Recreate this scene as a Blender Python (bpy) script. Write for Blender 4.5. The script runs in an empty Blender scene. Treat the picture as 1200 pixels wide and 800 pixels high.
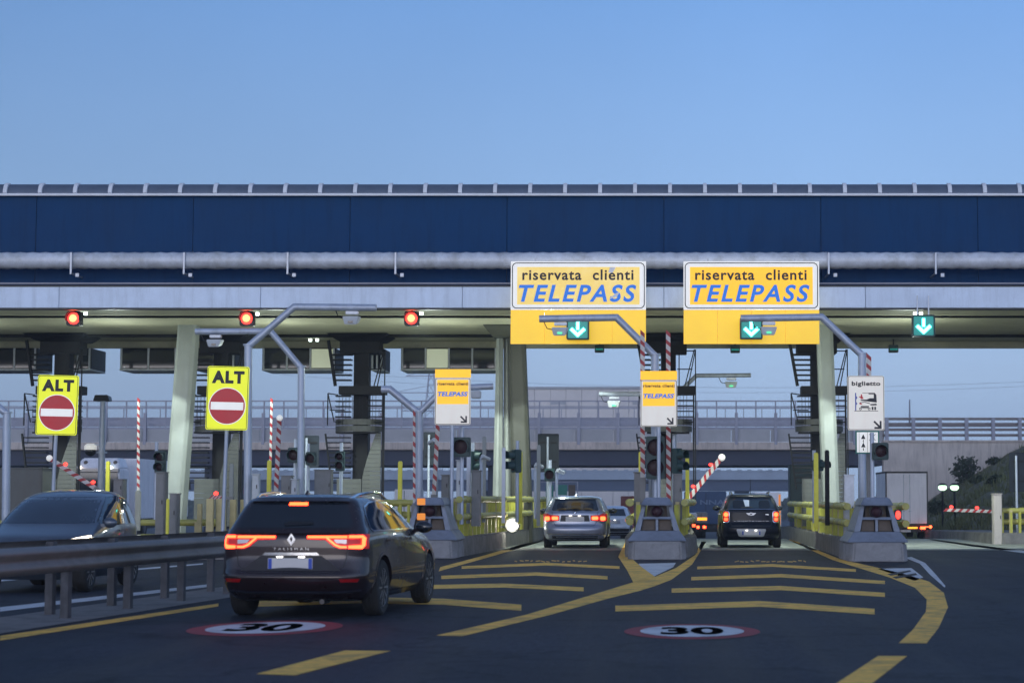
import bpy, bmesh, math, random
from mathutils import Vector, Matrix, noise

R = math.radians
random.seed(7)
SC = bpy.context.scene
COL = SC.collection

# ------------------------------------------------------------------ camera
F, CU, CV, CH = 2333.0, 778.0, 400.0, 1.40       # focal length and principal point in photo pixels, eye height
PITCH = math.atan(184.0 / F)
cam_d = bpy.data.cameras.new('camera')
cam = bpy.data.objects.new('camera', cam_d)
COL.objects.link(cam)
cam_d.sensor_width = 36.0
cam_d.lens = F / 1200.0 * 36.0
cam_d.shift_x = -(CU - 600.0) / 1200.0
cam_d.clip_start, cam_d.clip_end = 0.5, 6000.0
cam.location = (0, 0, CH)
cam.rotation_euler = (R(90) + PITCH, 0, 0)
cam_d.dof.use_dof = True
cam_d.dof.focus_distance = 50.0
cam_d.dof.aperture_fstop = 2.5
SC.camera = cam

# ------------------------------------------------------------------ sky, sun, exposure
SUN_EL, SUN_ROT = 7.0, 190.0
wd = bpy.data.worlds.new('World')
SC.world = wd
wd.use_nodes = True
nt = wd.node_tree
bg = nt.nodes['Background']
sky = nt.nodes.new('ShaderNodeTexSky')
sky.sky_type = 'NISHITA'
sky.sun_disc = False
sky.sun_elevation = R(SUN_EL)
sky.sun_rotation = R(SUN_ROT)
sky.ozone_density = 5.0
tc = nt.nodes.new('ShaderNodeTexCoord')
sx = nt.nodes.new('ShaderNodeSeparateXYZ')
nt.links.new(tc.outputs['Generated'], sx.inputs[0])
rp = nt.nodes.new('ShaderNodeValToRGB')           # even overcast dusk: paler towards the horizon, deep blue overhead
nt.links.new(sx.outputs['Z'], rp.inputs[0])
E_ = rp.color_ramp.elements
E_[0].position, E_[0].color = 0.0, (4.6, 6.2, 8.9, 1)
E_[1].position, E_[1].color = 1.0, (1.2, 1.8, 3.5, 1)
for p_, c_ in ((0.06, (4.6, 6.4, 9.2, 1)), (0.14, (3.5, 5.7, 9.3, 1)), (0.26, (2.1, 4.4, 9.0, 1)), (0.5, (1.35, 2.5, 5.2, 1))):
    e_ = E_.new(p_); e_.color = c_
cl = nt.nodes.new('ShaderNodeTexNoise')           # faint cloud unevenness
cl.inputs['Scale'].default_value = 5.0
cl.inputs['Detail'].default_value = 4.0
mp = nt.nodes.new('ShaderNodeMapRange')
mp.inputs[3].default_value, mp.inputs[4].default_value = 0.90, 1.10
nt.links.new(tc.outputs['Generated'], cl.inputs['Vector'])
nt.links.new(cl.outputs['Fac'], mp.inputs[0])
mu = nt.nodes.new('ShaderNodeVectorMath'); mu.operation = 'SCALE'
nt.links.new(rp.outputs[0], mu.inputs[0])
az = nt.nodes.new('ShaderNodeMapRange')           # the sky is darker towards the left (east)
az.inputs[1].default_value, az.inputs[2].default_value, az.inputs[3].default_value, az.inputs[4].default_value = -0.40, 0.05, 0.74, 1.02
am = nt.nodes.new('ShaderNodeMath'); am.operation = 'MULTIPLY'
nt.links.new(sx.outputs['X'], az.inputs[0]); nt.links.new(az.outputs[0], am.inputs[0]); nt.links.new(mp.outputs[0], am.inputs[1])
nt.links.new(am.outputs[0], mu.inputs['Scale'])
ad = nt.nodes.new('ShaderNodeVectorMath'); ad.operation = 'MULTIPLY_ADD'
ad.inputs[1].default_value = (0.03, 0.03, 0.03)
nt.links.new(sky.outputs[0], ad.inputs[0])
nt.links.new(mu.outputs[0], ad.inputs[2])
# after-sunset glow low in the sky behind the camera
gy = nt.nodes.new('ShaderNodeMapRange'); gy.inputs[1].default_value, gy.inputs[2].default_value = 0.15, -0.85
gl = nt.nodes.new('ShaderNodeMapRange'); gl.inputs[1].default_value, gl.inputs[2].default_value = 0.65, 0.0
gm_ = nt.nodes.new('ShaderNodeMath'); gm_.operation = 'MULTIPLY'
gs_ = nt.nodes.new('ShaderNodeVectorMath'); gs_.operation = 'SCALE'; gs_.inputs[0].default_value = (15.0, 15.4, 18.5)
ga = nt.nodes.new('ShaderNodeVectorMath'); ga.operation = 'ADD'
nt.links.new(sx.outputs['Y'], gy.inputs[0]); nt.links.new(sx.outputs['Z'], gl.inputs[0])
nt.links.new(gy.outputs[0], gm_.inputs[0]); nt.links.new(gl.outputs[0], gm_.inputs[1])
nt.links.new(gm_.outputs[0], gs_.inputs['Scale'])
nt.links.new(ad.outputs[0], ga.inputs[0]); nt.links.new(gs_.outputs[0], ga.inputs[1])
nt.links.new(ga.outputs[0], bg.inputs['Color'])
bg.inputs['Strength'].default_value = 0.085
sl = bpy.data.lights.new('sun', 'SUN')
sl.energy, sl.angle, sl.color = 0.28, R(24), (1.0, 0.88, 0.76)
so = bpy.data.objects.new('sun', sl)
COL.objects.link(so)
so.rotation_euler = (R(83), 0, R(-10))
SC.view_settings.view_transform = 'Standard'
SC.view_settings.look = 'None'
SC.view_settings.exposure = 0.08
SC.view_settings.gamma = 1.0
SC.cycles.use_denoising = True
SC.cycles.max_bounces = 5
SC.cycles.sample_clamp_indirect = 6.0

# ------------------------------------------------------------------ pixel rays of the photograph -> points at a depth or on the road
def P(u, v, Y):
    b = (CV - v) / F
    k = math.cos(PITCH) - b * math.sin(PITCH)
    return Vector(((u - CU) / F * Y / k, Y, CH + Y * (math.sin(PITCH) + b * math.cos(PITCH)) / k))
def gz(y):
    return 0.0 if y < 70 else -0.02 * (min(y, 300.0) - 70)
def G(u, v, z=0.0):
    b = (CV - v) / F
    k = math.cos(PITCH) - b * math.sin(PITCH)
    s = (math.sin(PITCH) + b * math.cos(PITCH)) / k
    Y = (z - CH) / s
    return Vector(((u - CU) / F * Y / k, Y, z))
def XU(u, Y): return P(u, 500, Y).x
def ZV(v, Y): return P(700, v, Y).z

# ------------------------------------------------------------------ materials
MATS = {}
def mat(name, col, rough=0.5, metal=0.0, var=0.18, scale=3.0, bump=0.0, bscale=60.0, coat=0.0, stain=None, spec=0.5):
    m = bpy.data.materials.new(name)
    m.use_nodes = True
    n, l = m.node_tree.nodes, m.node_tree.links
    b = n['Principled BSDF']
    b.inputs['Roughness'].default_value = rough
    b.inputs['Metallic'].default_value = metal
    b.inputs['Specular IOR Level'].default_value = spec
    b.inputs['Coat Weight'].default_value = coat
    b.inputs['Coat Roughness'].default_value = 0.04
    t = n.new('ShaderNodeTexCoord')
    nz = n.new('ShaderNodeTexNoise')
    nz.inputs['Scale'].default_value = scale
    nz.inputs['Detail'].default_value = 7.0
    nz.inputs['Roughness'].default_value = 0.65
    l.new(t.outputs['Object'], nz.inputs['Vector'])
    mr = n.new('ShaderNodeMapRange')
    mr.inputs[1].default_value, mr.inputs[2].default_value = 0.3, 0.7
    mr.inputs[3].default_value, mr.inputs[4].default_value = 1 - var, 1 + var
    l.new(nz.outputs['Fac'], mr.inputs[0])
    sc_ = n.new('ShaderNodeVectorMath'); sc_.operation = 'SCALE'
    sc_.inputs[0].default_value = col
    l.new(mr.outputs[0], sc_.inputs['Scale'])
    out = sc_.outputs[0]
    if stain:                                    # (colour, amount, stretched along z?) grime with its own shape
        mpp = n.new('ShaderNodeMapping')
        mpp.inputs['Scale'].default_value = (2.2, 2.2, 0.25) if stain[2] else (1, 1, 1)
        n2 = n.new('ShaderNodeTexNoise')
        n2.inputs['Scale'].default_value = 1.6
        n2.inputs['Detail'].default_value = 9.0
        n2.inputs['Roughness'].default_value = 0.7
        l.new(t.outputs['Object'], mpp.inputs[0]); l.new(mpp.outputs[0], n2.inputs['Vector'])
        m2 = n.new('ShaderNodeMapRange')
        m2.inputs[1].default_value, m2.inputs[2].default_value = 0.48, 0.72
        m2.inputs[4].default_value = stain[1]
        l.new(n2.outputs['Fac'], m2.inputs[0])
        mx = n.new('ShaderNodeMix'); mx.data_type = 'RGBA'
        l.new(m2.outputs[0], mx.inputs[0]); l.new(out, mx.inputs[6])
        mx.inputs[7].default_value = (*stain[0], 1)
        out = mx.outputs[2]
    l.new(out, b.inputs['Base Color'])
    mr2 = n.new('ShaderNodeMapRange')
    mr2.inputs[3].default_value, mr2.inputs[4].default_value = max(0.02, rough * 0.8), min(1, rough * 1.2)
    l.new(nz.outputs['Fac'], mr2.inputs[0]); l.new(mr2.outputs[0], b.inputs['Roughness'])
    if bump:
        n3 = n.new('ShaderNodeTexNoise')
        n3.inputs['Scale'].default_value = bscale
        n3.inputs['Detail'].default_value = 4.0
        bp = n.new('ShaderNodeBump'); bp.inputs['Strength'].default_value = bump
        bp.inputs['Distance'].default_value = 0.01
        l.new(t.outputs['Object'], n3.inputs['Vector']); l.new(n3.outputs['Fac'], bp.inputs['Height'])
        l.new(bp.outputs[0], b.inputs['Normal'])
    MATS[name] = m
    return m
def glow(name, col, s):
    m = bpy.data.materials.new(name)
    m.use_nodes = True
    b = m.node_tree.nodes['Principled BSDF']
    b.inputs['Base Color'].default_value = (*[c * 0.5 for c in col], 1)
    b.inputs['Emission Color'].default_value = (*col, 1)
    b.inputs['Emission Strength'].default_value = s
    b.inputs['Roughness'].default_value = 0.3
    MATS[name] = m
    return m
def retro_glow(name, s):  # emits the material's own colour; no lamp behind it
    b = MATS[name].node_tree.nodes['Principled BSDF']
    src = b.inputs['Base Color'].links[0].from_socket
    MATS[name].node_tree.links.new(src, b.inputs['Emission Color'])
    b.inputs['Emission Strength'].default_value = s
M = MATS
mat('blue_wall', (0.0035, 0.042, 0.125), 0.65, var=0.10, scale=0.5, stain=((0.002, 0.024, 0.075), 0.6, True), spec=0.15, bump=0.35, bscale=0.9)
mat('fascia', (0.64, 0.74, 0.87), 0.45, var=0.10, scale=1.2, stain=((0.36, 0.42, 0.50), 0.5, True))
mat('soffit', (0.44, 0.42, 0.30), 0.75, var=0.14, scale=0.8, stain=((0.20, 0.19, 0.14), 0.6, False))
mat('duct', (0.58, 0.61, 0.66), 0.5, 0.15, var=0.20, scale=2.2, stain=((0.28, 0.27, 0.24), 0.65, False))
mat('white_trim', (0.70, 0.72, 0.75), 0.5, var=0.08)
mat('roof_sheet', (0.10, 0.13, 0.18), 0.55, 0.2, var=0.12)
mat('dark_steel', (0.010, 0.010, 0.013), 0.6, var=0.25, scale=4, spec=0.25)
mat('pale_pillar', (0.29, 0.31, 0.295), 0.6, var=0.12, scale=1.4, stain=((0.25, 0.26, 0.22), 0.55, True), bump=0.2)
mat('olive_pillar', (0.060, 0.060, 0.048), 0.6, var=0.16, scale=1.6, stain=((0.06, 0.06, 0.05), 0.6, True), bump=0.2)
mat('galv', (0.42, 0.45, 0.50), 0.42, 0.55, var=0.16, scale=6)
mat('gantry_paint', (0.42, 0.47, 0.56), 0.38, 0.25, var=0.10, scale=3, stain=((0.22, 0.23, 0.25), 0.5, True))
mat('grey_box', (0.20, 0.20, 0.20), 0.55, var=0.15, scale=4, stain=((0.10, 0.09, 0.08), 0.5, True))
mat('pale_box', (0.50, 0.53, 0.56), 0.5, var=0.10, scale=3)
mat('cladding', (0.10, 0.105, 0.10), 0.55, 0.2, var=0.2, scale=1.5, stain=((0.09, 0.085, 0.07), 0.6, True))
mat('concrete', (0.26, 0.26, 0.27), 0.85, var=0.22, scale=2.2, bump=0.5, bscale=30, stain=((0.10, 0.095, 0.09), 0.75, False))
mat('kerb_concrete', (0.20, 0.19, 0.18), 0.9, var=0.25, scale=2.5, bump=0.6, bscale=25, stain=((0.07, 0.065, 0.06), 0.8, False))
mat('apron', (0.27, 0.285, 0.26), 0.7, var=0.25, scale=1.2, bump=0.3, stain=((0.05, 0.05, 0.05), 0.8, False))  # pale concrete, colour lightened further for the floodlit band under the canopy
mat('wall_concrete', (0.56, 0.50, 0.45), 0.85, var=0.14, scale=0.4, stain=((0.27, 0.24, 0.23), 0.75, True))
mat('deck_concrete', (0.52, 0.45, 0.40), 0.85, var=0.2, scale=0.35, stain=((0.17, 0.15, 0.14), 0.7, True))
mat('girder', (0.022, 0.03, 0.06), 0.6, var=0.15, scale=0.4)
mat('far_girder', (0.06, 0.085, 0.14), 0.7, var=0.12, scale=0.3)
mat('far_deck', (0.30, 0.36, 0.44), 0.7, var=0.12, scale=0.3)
mat('parapet', (0.37, 0.37, 0.38), 0.7, var=0.12, scale=0.5)
mat('rail_steel', (0.26, 0.27, 0.33), 0.5, 0.3, var=0.15, scale=2)
mat('brown_rail', (0.17, 0.15, 0.15), 0.55, 0.3, var=0.2, scale=2)
mat('barrier_steel', (0.20, 0.18, 0.17), 0.5, 0.35, var=0.2, scale=2, stain=((0.10, 0.085, 0.08), 0.6, False))
mat('barrier_post', (0.09, 0.09, 0.10), 0.65, 0.1, var=0.4, scale=5, stain=((0.03, 0.03, 0.03), 0.7, True))
mat('lens_dark', (0.030, 0.008, 0.012), 0.45, var=0.2, spec=0.3)
mat('dim_letter', (0.16, 0.22, 0.32), 0.6, var=0.1)
mat('far_building', (0.66, 0.61, 0.57), 0.7, var=0.08, scale=0.15)
mat('yellow_pipe', (0.42, 0.40, 0.10), 0.45, var=0.22, scale=4, stain=((0.13, 0.12, 0.08), 0.75, False))
mat('yellow_slat', (0.52, 0.50, 0.06), 0.5, var=0.2, scale=5, stain=((0.15, 0.14, 0.05), 0.55, True))
mat('yellow_post', (0.72, 0.66, 0.05), 0.45, var=0.12, scale=4)
mat('cream_post', (0.50, 0.42, 0.20), 0.5, var=0.2, scale=4)
mat('nose_metal', (0.20, 0.23, 0.29), 0.5, 0.25, var=0.2, scale=3, stain=((0.08, 0.08, 0.085), 0.6, False))
mat('nose_brown', (0.10, 0.075, 0.055), 0.65, var=0.25, scale=5)
mat('black', (0.012, 0.012, 0.014), 0.45, var=0.2)
mat('black_gloss', (0.010, 0.010, 0.012), 0.12, var=0.1, coat=0.4)
mat('rubber', (0.018, 0.018, 0.018), 0.85, var=0.25, scale=8, bump=0.2)
mat('sign_green_dark', (0.015, 0.045, 0.045), 0.5, var=0.15)
mat('board_back', (0.014, 0.020, 0.030), 0.6, var=0.2, spec=0.3)
mat('sign_white', (0.78, 0.77, 0.72), 0.4, var=0.05, scale=2, stain=((0.55, 0.53, 0.48), 0.35, True))
mat('sign_cream', (0.74, 0.70, 0.62), 0.42, var=0.05, scale=2, stain=((0.55, 0.52, 0.46), 0.3, True))
mat('sign_yellow', (0.86, 0.46, 0.012), 0.4, var=0.06, scale=1.3)
mat('sign_yellow_faded', (0.80, 0.56, 0.13), 0.4, var=0.07, scale=1.1, stain=((0.80, 0.66, 0.34), 0.5, False))
mat('panel_yellow', (0.84, 0.52, 0.03), 0.42, var=0.06, scale=0.8)
mat('alt_yellow', (0.78, 0.82, 0.01), 0.4, var=0.05, scale=1.5)
mat('sign_red', (0.46, 0.012, 0.02), 0.4, var=0.08)
mat('sign_blue', (0.003, 0.15, 0.60), 0.4, var=0.06)
mat('sign_black', (0.012, 0.013, 0.02), 0.5, var=0.1)
mat('sign_teal', (0.01, 0.17, 0.13), 0.45, var=0.1)
mat('patch_white', (0.80, 0.80, 0.80), 0.35, var=0.05)
mat('stripe_red', (0.33, 0.018, 0.022), 0.5, var=0.15, scale=6)
mat('stripe_white', (0.50, 0.49, 0.47), 0.5, var=0.12, scale=6)
mat('paint_white', (0.62, 0.64, 0.66), 0.7, var=0.15, scale=3, stain=((0.16, 0.16, 0.17), 0.7, False))
mat('paint_yellow', (0.94, 0.53, 0.075), 0.75, var=0.24, scale=7, stain=((0.12, 0.09, 0.05), 0.8, False))
mat('paint_red', (0.30, 0.03, 0.04), 0.75, var=0.2, scale=3, stain=((0.08, 0.04, 0.045), 0.6, False))
mat('paint_black', (0.02, 0.02, 0.022), 0.8, var=0.2)
mat('chrome', (0.72, 0.73, 0.75), 0.14, 1.0, var=0.06)
mat('rim_alloy', (0.30, 0.31, 0.33), 0.3, 0.8, var=0.1)
mat('rim_dark', (0.07, 0.07, 0.075), 0.35, 0.7, var=0.1)
mat('plate', (0.62, 0.60, 0.58), 0.45, var=0.04, scale=12)
mat('plate_blue', (0.02, 0.07, 0.42), 0.45, var=0.05)
mat('car_glass', (0.012, 0.016, 0.022), 0.05, var=0.1, spec=0.8)
mat('car_glass_pale', (0.025, 0.04, 0.06), 0.06, var=0.3, scale=3, spec=0.8)
mat('seat_dark', (0.006, 0.007, 0.009), 0.9, var=0.2, spec=0.05)
mat('satin', (0.52, 0.53, 0.56), 0.4, 0.25, var=0.08)
mat('lens_red', (0.28, 0.008, 0.010), 0.15, var=0.1, coat=0.6)
mat('lens_clear', (0.45, 0.40, 0.42), 0.15, 0.3, var=0.1, coat=0.6)
mat('body_dark', (0.024, 0.013, 0.015), 0.26, 0.3, var=0.08, scale=9, coat=0.7)
mat('body_silver', (0.30, 0.33, 0.42), 0.30, 0.55, var=0.06, scale=9, coat=0.8)
mat('body_black', (0.006, 0.008, 0.016), 0.30, 0.0, var=0.08, scale=9, coat=0.15, spec=0.2)
mat('body_grey', (0.075, 0.095, 0.125), 0.32, 0.4, var=0.08, scale=9, coat=0.7)
mat('body_white', (0.56, 0.62, 0.72), 0.30, 0.1, var=0.05, scale=9, coat=0.8)
mat('plastic', (0.022, 0.022, 0.024), 0.6, var=0.2, scale=10)
mat('truck_white', (0.86, 0.83, 0.84), 0.45, var=0.07, scale=1.2, stain=((0.40, 0.39, 0.40), 0.4, True))
mat('truck_blue', (0.035, 0.075, 0.16), 0.5, var=0.12)
mat('truck_red', (0.22, 0.03, 0.035), 0.5, var=0.15)
mat('grass_soil', (0.13, 0.12, 0.065), 0.95, var=0.45, scale=0.7, bump=0.7, bscale=6, stain=((0.075, 0.06, 0.03), 0.7, False))
mat('grass_blade', (0.12, 0.13, 0.05), 0.8, var=0.45, scale=0.6)
mat('leaf', (0.030, 0.045, 0.018), 0.75, var=0.5, scale=1.5)
mat('twig', (0.05, 0.04, 0.03), 0.9)
glow('red_signal', (1.0, 0.10, 0.03), 13)
glow('red_tail', (1.0, 0.055, 0.014), 10)
glow('lens_lit', (1.0, 0.015, 0.012), 0.20)
MATS['lens_lit'].node_tree.nodes['Principled BSDF'].inputs['Base Color'].default_value = (0.25, 0.008, 0.010, 1)
glow('red_tail_soft', (1.0, 0.10, 0.03), 3.2)
glow('amber', (1.0, 0.32, 0.02), 2.2)
glow('amber_dim', (1.0, 0.30, 0.01), 0.55)
glow('red_small', (1.0, 0.035, 0.025), 4.5)
glow('green_arrow', (0.10, 1.0, 0.82), 9.0)
glow('green_face', (0.0, 0.30, 0.27), 0.55)
glow('white_lamp', (1.0, 0.97, 0.82), 200)
glow('flood_face', (0.85, 1.0, 0.92), 9)
glow('headlamp', (1.0, 0.86, 0.66), 5)
glow('plate_lamp', (1.0, 0.95, 0.88), 5)
glow('street_glow', (0.62, 1.0, 0.66), 2.2)
glow('cabin_light', (0.80, 0.88, 0.62), 0.30)
glow('green_led', (0.1, 0.9, 0.4), 0.8)

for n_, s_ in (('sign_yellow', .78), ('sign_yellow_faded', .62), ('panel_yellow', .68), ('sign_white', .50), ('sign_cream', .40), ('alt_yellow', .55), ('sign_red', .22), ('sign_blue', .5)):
    retro_glow(n_, s_)                              # emission stands in for retroreflected light on the sign faces

# asphalt: fine aggregate, patched tone, tyre-polished streaks along the lanes
def asphalt():
    m = bpy.data.materials.new('asphalt'); m.use_nodes = True
    n, l = m.node_tree.nodes, m.node_tree.links
    b = n['Principled BSDF']
    t = n.new('ShaderNodeTexCoord')
    big = n.new('ShaderNodeTexNoise'); big.inputs['Scale'].default_value = 0.35; big.inputs['Detail'].default_value = 8
    mp_ = n.new('ShaderNodeMapping'); mp_.inputs['Scale'].default_value = (2.2, 0.10, 1)
    st = n.new('ShaderNodeTexNoise'); st.inputs['Scale'].default_value = 0.9; st.inputs['Detail'].default_value = 5
    fine = n.new('ShaderNodeTexNoise'); fine.inputs['Scale'].default_value = 55; fine.inputs['Detail'].default_value = 3
    l.new(t.outputs['Object'], big.inputs['Vector']); l.new(t.outputs['Object'], mp_.inputs[0])
    l.new(mp_.outputs[0], st.inputs['Vector']); l.new(t.outputs['Object'], fine.inputs['Vector'])
    def ma(op, a, b_):
        q = n.new('ShaderNodeMath'); q.operation = op
        for i, x in enumerate((a, b_)):
            if isinstance(x, (int, float)): q.inputs[i].default_value = x
            else: l.new(x, q.inputs[i])
        return q.outputs[0]
    def rng(x, a, b_, c, d):
        q = n.new('ShaderNodeMapRange'); l.new(x, q.inputs[0])
        for i, k in enumerate((a, b_, c, d)): q.inputs[i+1].default_value = k
        return q.outputs[0]
    vo = n.new('ShaderNodeTexVoronoi'); vo.feature = 'DISTANCE_TO_EDGE'; vo.inputs['Scale'].default_value = 0.16
    wv = n.new('ShaderNodeTexNoise'); wv.inputs['Scale'].default_value = 0.8; wv.inputs['Detail'].default_value = 6
    va = n.new('ShaderNodeVectorMath'); va.operation = 'MULTIPLY_ADD'; va.inputs[1].default_value = (2.5, 2.5, 0)
    l.new(t.outputs['Object'], wv.inputs['Vector']); l.new(wv.outputs['Color'], va.inputs[0]); l.new(t.outputs['Object'], va.inputs[2]); l.new(va.outputs[0], vo.inputs['Vector'])
    crack = rng(vo.outputs['Distance'], 0.0, 0.012, 0.45, 1.0)
    blot = n.new('ShaderNodeTexNoise'); blot.inputs['Scale'].default_value = 1.7; blot.inputs['Detail'].default_value = 3
    l.new(t.outputs['Object'], blot.inputs['Vector'])
    oil = rng(blot.outputs['Fac'], 0.60, 0.70, 1.0, 0.62)
    s = ma('ADD', rng(big.outputs['Fac'], 0.3, 0.7, 0.004, 0.026), rng(st.outputs['Fac'], 0.3, 0.7, 0.004, 0.030))
    s = ma('ADD', s, rng(fine.outputs['Fac'], 0.35, 0.68, 0.0, 0.026))
    mp2 = n.new('ShaderNodeMapping'); mp2.inputs['Scale'].default_value = (14, 3.5, 1)
    gr_ = n.new('ShaderNodeTexNoise'); gr_.inputs['Scale'].default_value = 1.0; gr_.inputs['Detail'].default_value = 6; gr_.inputs['Roughness'].default_value = 0.8
    l.new(t.outputs['Object'], mp2.inputs[0]); l.new(mp2.outputs[0], gr_.inputs['Vector'])
    s = ma('MULTIPLY', s, rng(gr_.outputs['Fac'], 0.3, 0.7, 0.55, 1.45))
    s = ma('MULTIPLY', ma('MULTIPLY', s, crack), ma('MULTIPLY', oil, 0.72))
    cc = n.new('ShaderNodeCombineXYZ')
    l.new(ma('MULTIPLY', s, 0.86), cc.inputs[0]); l.new(s, cc.inputs[1]); l.new(ma('MULTIPLY', s, 1.35), cc.inputs[2])
    l.new(cc.outputs[0], b.inputs['Base Color'])
    l.new(ma('ADD', ma('MULTIPLY', st.outputs['Fac'], 0.35), 0.50), b.inputs['Roughness'])
    bp = n.new('ShaderNodeBump'); bp.inputs['Strength'].default_value = 0.55; bp.inputs['Distance'].default_value = 0.012
    l.new(fine.outputs['Fac'], bp.inputs['Height']); l.new(bp.outputs[0], b.inputs['Normal'])
    b.inputs['Specular IOR Level'].default_value = 0.18
    MATS['asphalt'] = m
asphalt()

# ------------------------------------------------------------------ mesh builder
class MB:
    def __init__(s): s.v, s.f = [], []
    def add(s, vs, fs):
        o = len(s.v)
        s.v += [tuple(p) for p in vs]
        s.f += [tuple(i + o for i in f) for f in fs]
        return s
    def b2(s, x0, y0, z0, x1, y1, z1):
        vs = [(x, y, z) for z in (z0, z1) for y in (y0, y1) for x in (x0, x1)]
        return s.add(vs, [(0, 2, 3, 1), (4, 5, 7, 6), (0, 1, 5, 4), (2, 6, 7, 3), (0, 4, 6, 2), (1, 3, 7, 5)])
    def box(s, c, d): return s.b2(c[0]-d[0]/2, c[1]-d[1]/2, c[2]-d[2]/2, c[0]+d[0]/2, c[1]+d[1]/2, c[2]+d[2]/2)
    def hexa(s, bot, top):                       # four bottom corners, four top corners (same order)
        return s.add(list(bot) + list(top), [(3, 2, 1, 0), (4, 5, 6, 7)] + [(i, (i+1) % 4, 4+(i+1) % 4, 4+i) for i in range(4)])
    def bar(s, a, b, w, h, up=(0, 0, 1)):
        a, b = Vector(a), Vector(b)
        d = (b - a).normalized(); up = Vector(up)
        if abs(d.dot(up)) > 0.99: up = Vector((0, 1, 0))
        x = d.cross(up).normalized() * w / 2; z = x.cross(d).normalized() * h / 2
        q = [p + i * x + j * z for p in (a, b) for i, j in ((-1, -1), (1, -1), (1, 1), (-1, 1))]
        return s.hexa(q[:4], q[4:])
    def tube(s, pts, r, n=10):
        pts = [Vector(p) for p in pts]
        k = len(pts)
        rs = r if isinstance(r, (list, tuple)) else [r] * k
        vs = []
        ref = None
        for i, p in enumerate(pts):
            d0 = (pts[i] - pts[i-1]).normalized() if i else (pts[1] - pts[0]).normalized()
            d1 = (pts[i+1] - pts[i]).normalized() if i < k - 1 else d0
            t = (d0 + d1).normalized()
            if ref is None:
                ref = Vector((0, 0, 1)) if abs(t.z) < 0.9 else Vector((0, 1, 0))
            x = t.cross(ref).normalized(); y = x.cross(t).normalized(); ref = y
            c = max(0.35, d0.dot(t))
            for j in range(n):
                a = 2 * math.pi * j / n
                vs.append(p + (x * math.cos(a) + y * math.sin(a)) * rs[i] / (c if 0 < i < k - 1 else 1))
        fs = [(i*n+j, i*n+(j+1) % n, (i+1)*n+(j+1) % n, (i+1)*n+j) for i in range(k-1) for j in range(n)]
        fs += [tuple(range(n))[::-1], tuple((k-1)*n+j for j in range(n))]
        return s.add(vs, fs)
    def lathe(s, prof, c, n=20, axis='z', caps=True):
        vs = []
        for r, h in prof:
            for j in range(n):
                a = 2 * math.pi * j / n
                x, y = r * math.cos(a), r * math.sin(a)
                q = (x, y, h) if axis == 'z' else ((h, x, y) if axis == 'x' else (x, h, y))
                vs.append((q[0] + c[0], q[1] + c[1], q[2] + c[2]))
        k = len(prof)
        fs = [(i*n+j, i*n+(j+1) % n, (i+1)*n+(j+1) % n, (i+1)*n+j) for i in range(k-1) for j in range(n)]
        if caps: fs += [tuple(range(n))[::-1], tuple((k-1)*n+j for j in range(n))]
        return s.add(vs, fs)
    def ball(s, c, r, n=14, sq=(1, 1, 1)):
        m = n // 2
        vs = [(c[0], c[1], c[2] - r * sq[2])]
        for i in range(1, m):
            a = math.pi * i / m
            for j in range(n):
                b = 2 * math.pi * j / n
                vs.append((c[0] + r*sq[0]*math.sin(a)*math.cos(b), c[1] + r*sq[1]*math.sin(a)*math.sin(b), c[2] - r*sq[2]*math.cos(a)))
        vs.append((c[0], c[1], c[2] + r * sq[2]))
        fs = [(0, 1 + (j+1) % n, 1 + j) for j in range(n)]
        for i in range(m - 2):
            fs += [(1+i*n+j, 1+i*n+(j+1) % n, 1+(i+1)*n+(j+1) % n, 1+(i+1)*n+j) for j in range(n)]
        L = len(vs) - 1
        fs += [(1+(m-2)*n+j, 1+(m-2)*n+(j+1) % n, L) for j in range(n)]
        return s.add(vs, fs)
    def plate(s, poly, y0, y1):                  # outline in x,z (counter-clockwise seen from -y), solid between y0 (front) and y1
        n = len(poly)
        vs = [(x, y0, z) for x, z in poly] + [(x, y1, z) for x, z in poly]
        return s.add(vs, [tuple(range(n)), tuple(range(2*n-1, n-1, -1))] + [(i, n+i, n+(i+1) % n, (i+1) % n) for i in range(n)])
    def prism_x(s, poly, x0, x1):                # outline in y,z extruded along x
        n = len(poly)
        vs = [(x0, y, z) for y, z in poly] + [(x1, y, z) for y, z in poly]
        return s.add(vs, [tuple(range(n))[::-1], tuple(range(n, 2*n))] + [(i, (i+1) % n, n+(i+1) % n, n+i) for i in range(n)])
    def ring(s, a, b, y0, y1):                   # two outlines with the same number of points in x,z
        n = len(a)
        vs = [(x, y, z) for y in (y0, y1) for pl in (a, b) for x, z in pl]
        fs = []
        for i in range(n):
            j = (i + 1) % n
            fs += [(i, j, n+j, n+i), (2*n+i, 3*n+i, 3*n+j, 2*n+j), (i, 2*n+i, 2*n+j, j), (n+i, n+j, 3*n+j, 3*n+i)]
        return s.add(vs, fs)
    def xf(s, mtx):
        s.v = [tuple(mtx @ Vector(p)) for p in s.v]
        return s
    def build(s, name, m, parent=None, smooth=False, bevel=0.0, angle=38, loc=None, fix=True):
        me = bpy.data.meshes.new(name)
        me.from_pydata(s.v, [], s.f)
        me.validate()
        if fix or bevel:
            bm = bmesh.new(); bm.from_mesh(me)
            if fix: bmesh.ops.recalc_face_normals(bm, faces=bm.faces)
            if bevel:
                es = [e for e in bm.edges if len(e.link_faces) == 2 and e.calc_face_angle(0) > R(30)]
                bmesh.ops.bevel(bm, geom=es, offset=bevel, segments=2, affect='EDGES', clamp_overlap=True)
            bm.to_mesh(me); bm.free()
        me.materials.append(M[m] if isinstance(m, str) else m)
        if smooth or bevel:
            me.shade_smooth(); me.set_sharp_from_angle(angle=R(angle))
        return link(name, me, parent, loc)
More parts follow.
